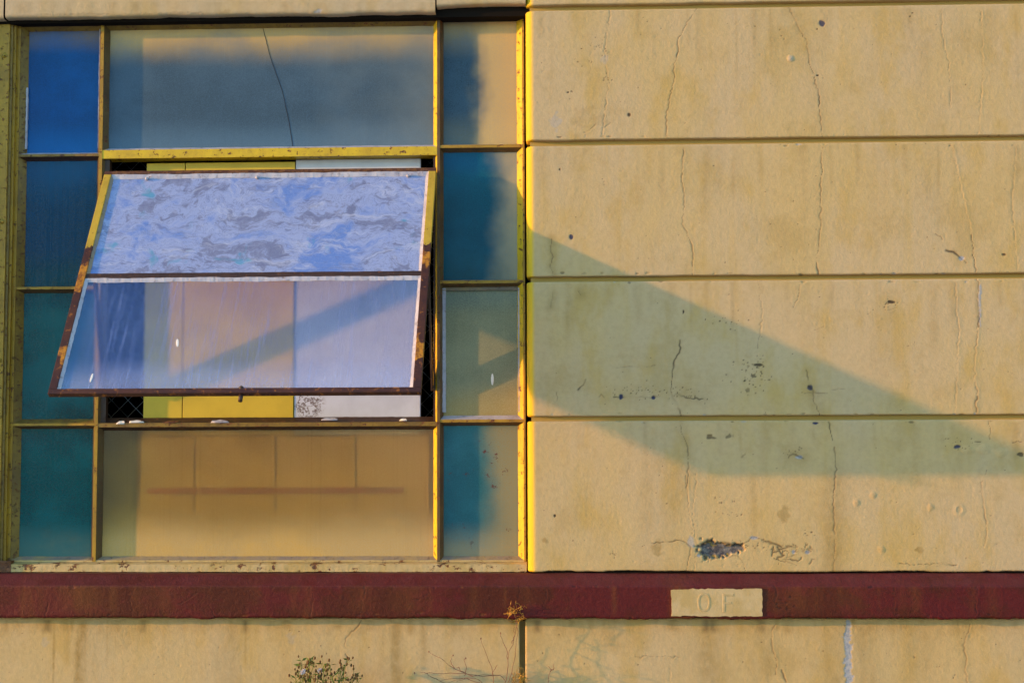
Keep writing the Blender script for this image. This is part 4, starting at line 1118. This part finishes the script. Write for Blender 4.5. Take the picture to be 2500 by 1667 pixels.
# ------------------------------------------------------------------ litter on the sill
GRP = 'white paint flakes on the sill of the open sash'
for i, (px, py, ln, m, lb) in enumerate(((295, 1031, 14, 'white_speck', 'leftmost thin white paint flake on the sill below the sash'), (331, 1028, 25, 'white_speck', 'largest white paint flake on the sill, by the left mullion'), (418, 1029, 24, 'sash', 'rusty orange and white flake on the sill below the sash'), (535, 1028, 27, 'putty', 'crumbled grey white flake on the sill, under the yellow board'), (805, 1022, 24, 'putty', 'pale flake on the sill in front of the white board'), (985, 1023, 11, 'white_speck', 'small folded white flake on the sill near the right mullion'))):
    bm = bmesh.new()
    y = FRONT + .006
    x, z = at(px, py + 3, y)
    n = 12; L = ln * .0012
    lo = []; hi = []
    for k in range(n):
        a = 2 * math.pi * k / n; r = random.uniform(.7, 1.1)
        lo.append(bm.verts.new((x + L * .9 * r * math.cos(a), y + .010 * r * math.sin(a), z - .001 + .5 * max(0, .010 * math.sin(a)))))
        hi.append(bm.verts.new((x + L * .8 * r * math.cos(a), y + .008 * r * math.sin(a), z + .0012 + random.uniform(0, .0028) + .5 * max(0, .010 * math.sin(a)))))
    for k in range(n): bm.faces.new((lo[k], lo[(k + 1) % n], hi[(k + 1) % n], hi[k]))
    top = bm.verts.new((x, y + .002, z + .0025))
    for k in range(n): bm.faces.new((hi[k], hi[(k + 1) % n], top))
    bm.faces.new(lo[::-1])
    tag(obj('paint_flake', bm, M[m]), lb, 'paint flake', GRP)

# ------------------------------------------------------------------ plants against the wall
def curve_pts(a, b, n, sag, jit):
    a, b = Vector(a), Vector(b); out = []
    off = Vector((random.gauss(0, sag), random.gauss(0, sag * .4), random.gauss(0, sag * .4)))
    for i in range(n + 1):
        t = i / n
        p = a.lerp(b, t) + off * (4 * t * (1 - t))
        if 0 < i < n: p += Vector((random.gauss(0, jit), random.gauss(0, jit * .5), random.gauss(0, jit)))
        if p.y > -.004: p.y = -.004
        out.append(p)
    return out
def P3(px, py, y): x, z = at(px, py, y); return Vector((x, y, z))
# bushy flowering weed
weed = thing('flowering_weed', 'green flowering weed with brown buds and white fluff below the ledge', 'plant', (X(770, 1700, -.10), -.10, 0))
root = Vector((X(770, 1700, -.10), -.10, .0))
bs, bl, bb, bf = bmesh.new(), bmesh.new(), bmesh.new(), bmesh.new()
def leaf(bm, p, d, ln, wd):
    d = d.normalized(); s = d.cross(Vector((random.gauss(0, 1), 1, random.gauss(0, 1)))).normalized()
    a = bm.verts.new(p); b1 = bm.verts.new(p + d * ln * .45 + s * wd); b2 = bm.verts.new(p + d * ln * .45 - s * wd); cc = bm.verts.new(p + d * ln)
    bm.faces.new((a, b1, cc)); bm.faces.new((a, cc, b2))
def bud(bm, p, r):
    bmesh.ops.create_icosphere(bm, subdivisions=1, radius=r, matrix=Matrix.Translation(p) @ Matrix.Diagonal((.8, .8, 1.25, 1)))
tips = []
for q in ((735, 1622), (728, 1640), (740, 1655), (752, 1630), (790, 1625), (783, 1640), (800, 1635), (812, 1650), (832, 1628), (828, 1645), (842, 1622), (864, 1648), (858, 1660), (875, 1656), (775, 1655), (756, 1612), (848, 1610), (768, 1618), (737, 1612), (806, 1622), (750, 1650), (815, 1660), (840, 1660), (722, 1655), (790, 1660), (765, 1645)):
    tips.append(P3(q[0], q[1], -.10 + random.uniform(-.03, .03)))
for tp in tips:
    mid = root.lerp(tp, random.uniform(.45, .85)) * 1.0 + Vector((random.gauss(0, .02) - .35 * (tp.x - root.x), random.gauss(0, .012), 0))
    st = curve_pts(root, mid, 4, .01, .003) + curve_pts(mid, tp, 4, .008, .003)[1:]
    tube(bs, st, .0020, .0009, 4)
    for p in st[4:]:
        for _ in range(2): leaf(bl, p, Vector((random.gauss(0, 1), random.gauss(0, .6), random.uniform(-.2, 1))), random.uniform(.012, .028), random.uniform(.0018, .0042))
    for _ in range(5):
        e_ = tp + Vector((random.gauss(0, .011), random.gauss(0, .008), random.gauss(0, .010)))
        tube(bs, [tp - Vector((0, 0, .012)), e_], .0005, .0004, 3)
        bud(bb, e_, random.uniform(.0026, .0046))
for q in ((740, 1638), (780, 1636), (738, 1641)):
    cpt = P3(q[0], q[1], -.125)
    for _ in range(46):
        d = Vector((random.gauss(0, 1), random.gauss(0, 1), random.gauss(0, 1))).normalized()
        leaf(bf, cpt, d, random.uniform(.006, .0095), .0016)
obj('stem', bs, M['green'], weed); 
for nm, b_, mm in (('leaves', bl, 'green'), ('buds', bb, 'bud'), ('seed_fluff', bf, 'fluff')): obj(nm, b_, M[mm], weed)['kind'] = 'stuff'
# bare dry weed by the joint
dryw = thing('dry_weed', 'bare purple brown twiggy weed spreading left of the wall joint', 'plant', (X(1205, 1900, -.08), -.08, 0))
bs, bb = bmesh.new(), bmesh.new()
r0 = Vector((X(1212, 1900, -.08), -.08, 0))
def stem(pts, r_a, r_b, y=-.05):
    p = [P3(px, py, y + random.uniform(-.02, .02)) for px, py in pts]
    out = []
    for a, b_ in zip(p, p[1:]): out += curve_pts(a, b_, 5, .003, .0012)[:-1]
    tube(bs, out + [p[-1]], r_a, r_b, 5)
    return p
base_px = (1215, 1900)
for pts in ([base_px, (1232, 1668), (1240, 1610), (1262, 1520), (1270, 1470)], [(1232, 1660), (1222, 1647), (1155, 1650), (1090, 1668)], [(1222, 1647), (1150, 1646), (1060, 1643), (1026, 1641)], [base_px, (1205, 1660), (1192, 1610), (1174, 1560)], [(1155, 1650), (1110, 1632), (1075, 1605), (1047, 1590)], [(1090, 1668), (1050, 1650), (1036, 1640)],
            [(1134, 1649), (1136, 1620), (1137, 1606)], [(1110, 1632), (1100, 1612), (1106, 1599)], [(1134, 1640), (1120, 1628), (1113, 1630)], [(1202, 1645), (1214, 1622)], [(1240, 1610), (1230, 1570), (1222, 1545)], [(1250, 1570), (1258, 1545), (1256, 1530)], [base_px, (1338, 1668), (1343, 1640), (1352, 1620)], [(1343, 1640), (1337, 1625)], [(1345, 1636), (1355, 1630)],
            [base_px, (1240, 1668), (1258, 1600), (1266, 1540)], [base_px, (1180, 1668), (1130, 1655), (1075, 1660)], [(1180, 1668), (1160, 1655), (1120, 1660)], [(1265, 1540), (1258, 1510), (1250, 1490)]):
    stem(pts, .0013 if pts[0] == base_px else .0010, .0005)
for px, py in ((1174, 1558), (1137, 1606), (1106, 1599), (1222, 1545), (1047, 1590), (1012, 1642)):
    bud(bb, P3(px, py, -.07), .0026)
obj('stem', bs, M['twig'], dryw); obj('buds', bb, M['twig'], dryw)['kind'] = 'stuff'
def tuft(name, label, px, py, wpx, hpx, n, rootpy):
    t = thing(name, label, 'plant', P3(px, rootpy, -.005))
    b1 = bmesh.new()
    rt = P3(px, rootpy, -.004 if rootpy < 1600 else -.02)
    y0 = -.062 if rootpy < 1600 else -.03
    for _ in range(n):
        tp = P3(px + random.gauss(0, wpx * .5), py + random.uniform(-hpx * .5, hpx * .5), y0 + random.uniform(-.025, .01))
        pts = curve_pts(rt + Vector((random.gauss(0, .003), -.002, 0)), tp, 6, .012, .002)
        tube(b1, pts, .0011, .0006, 4)
        for _k in range(3): leaf(b1, pts[random.randint(3, 6)], Vector((random.gauss(0, 1), random.gauss(-.3, .5), random.gauss(.2, .8))), random.uniform(.008, .017), random.uniform(.0007, .0016))
    obj('stalks', b1, M['dry'], t)
tuft('dried_tuft', 'golden dried tuft sprouting at the top of the wall joint over the ledge', 1262, 1494, 22, 44, 22, 1516)
tuft('dried_tuft', 'golden dried tuft low in the wall joint at the bottom', 1271, 1642, 20, 46, 26, 1690)
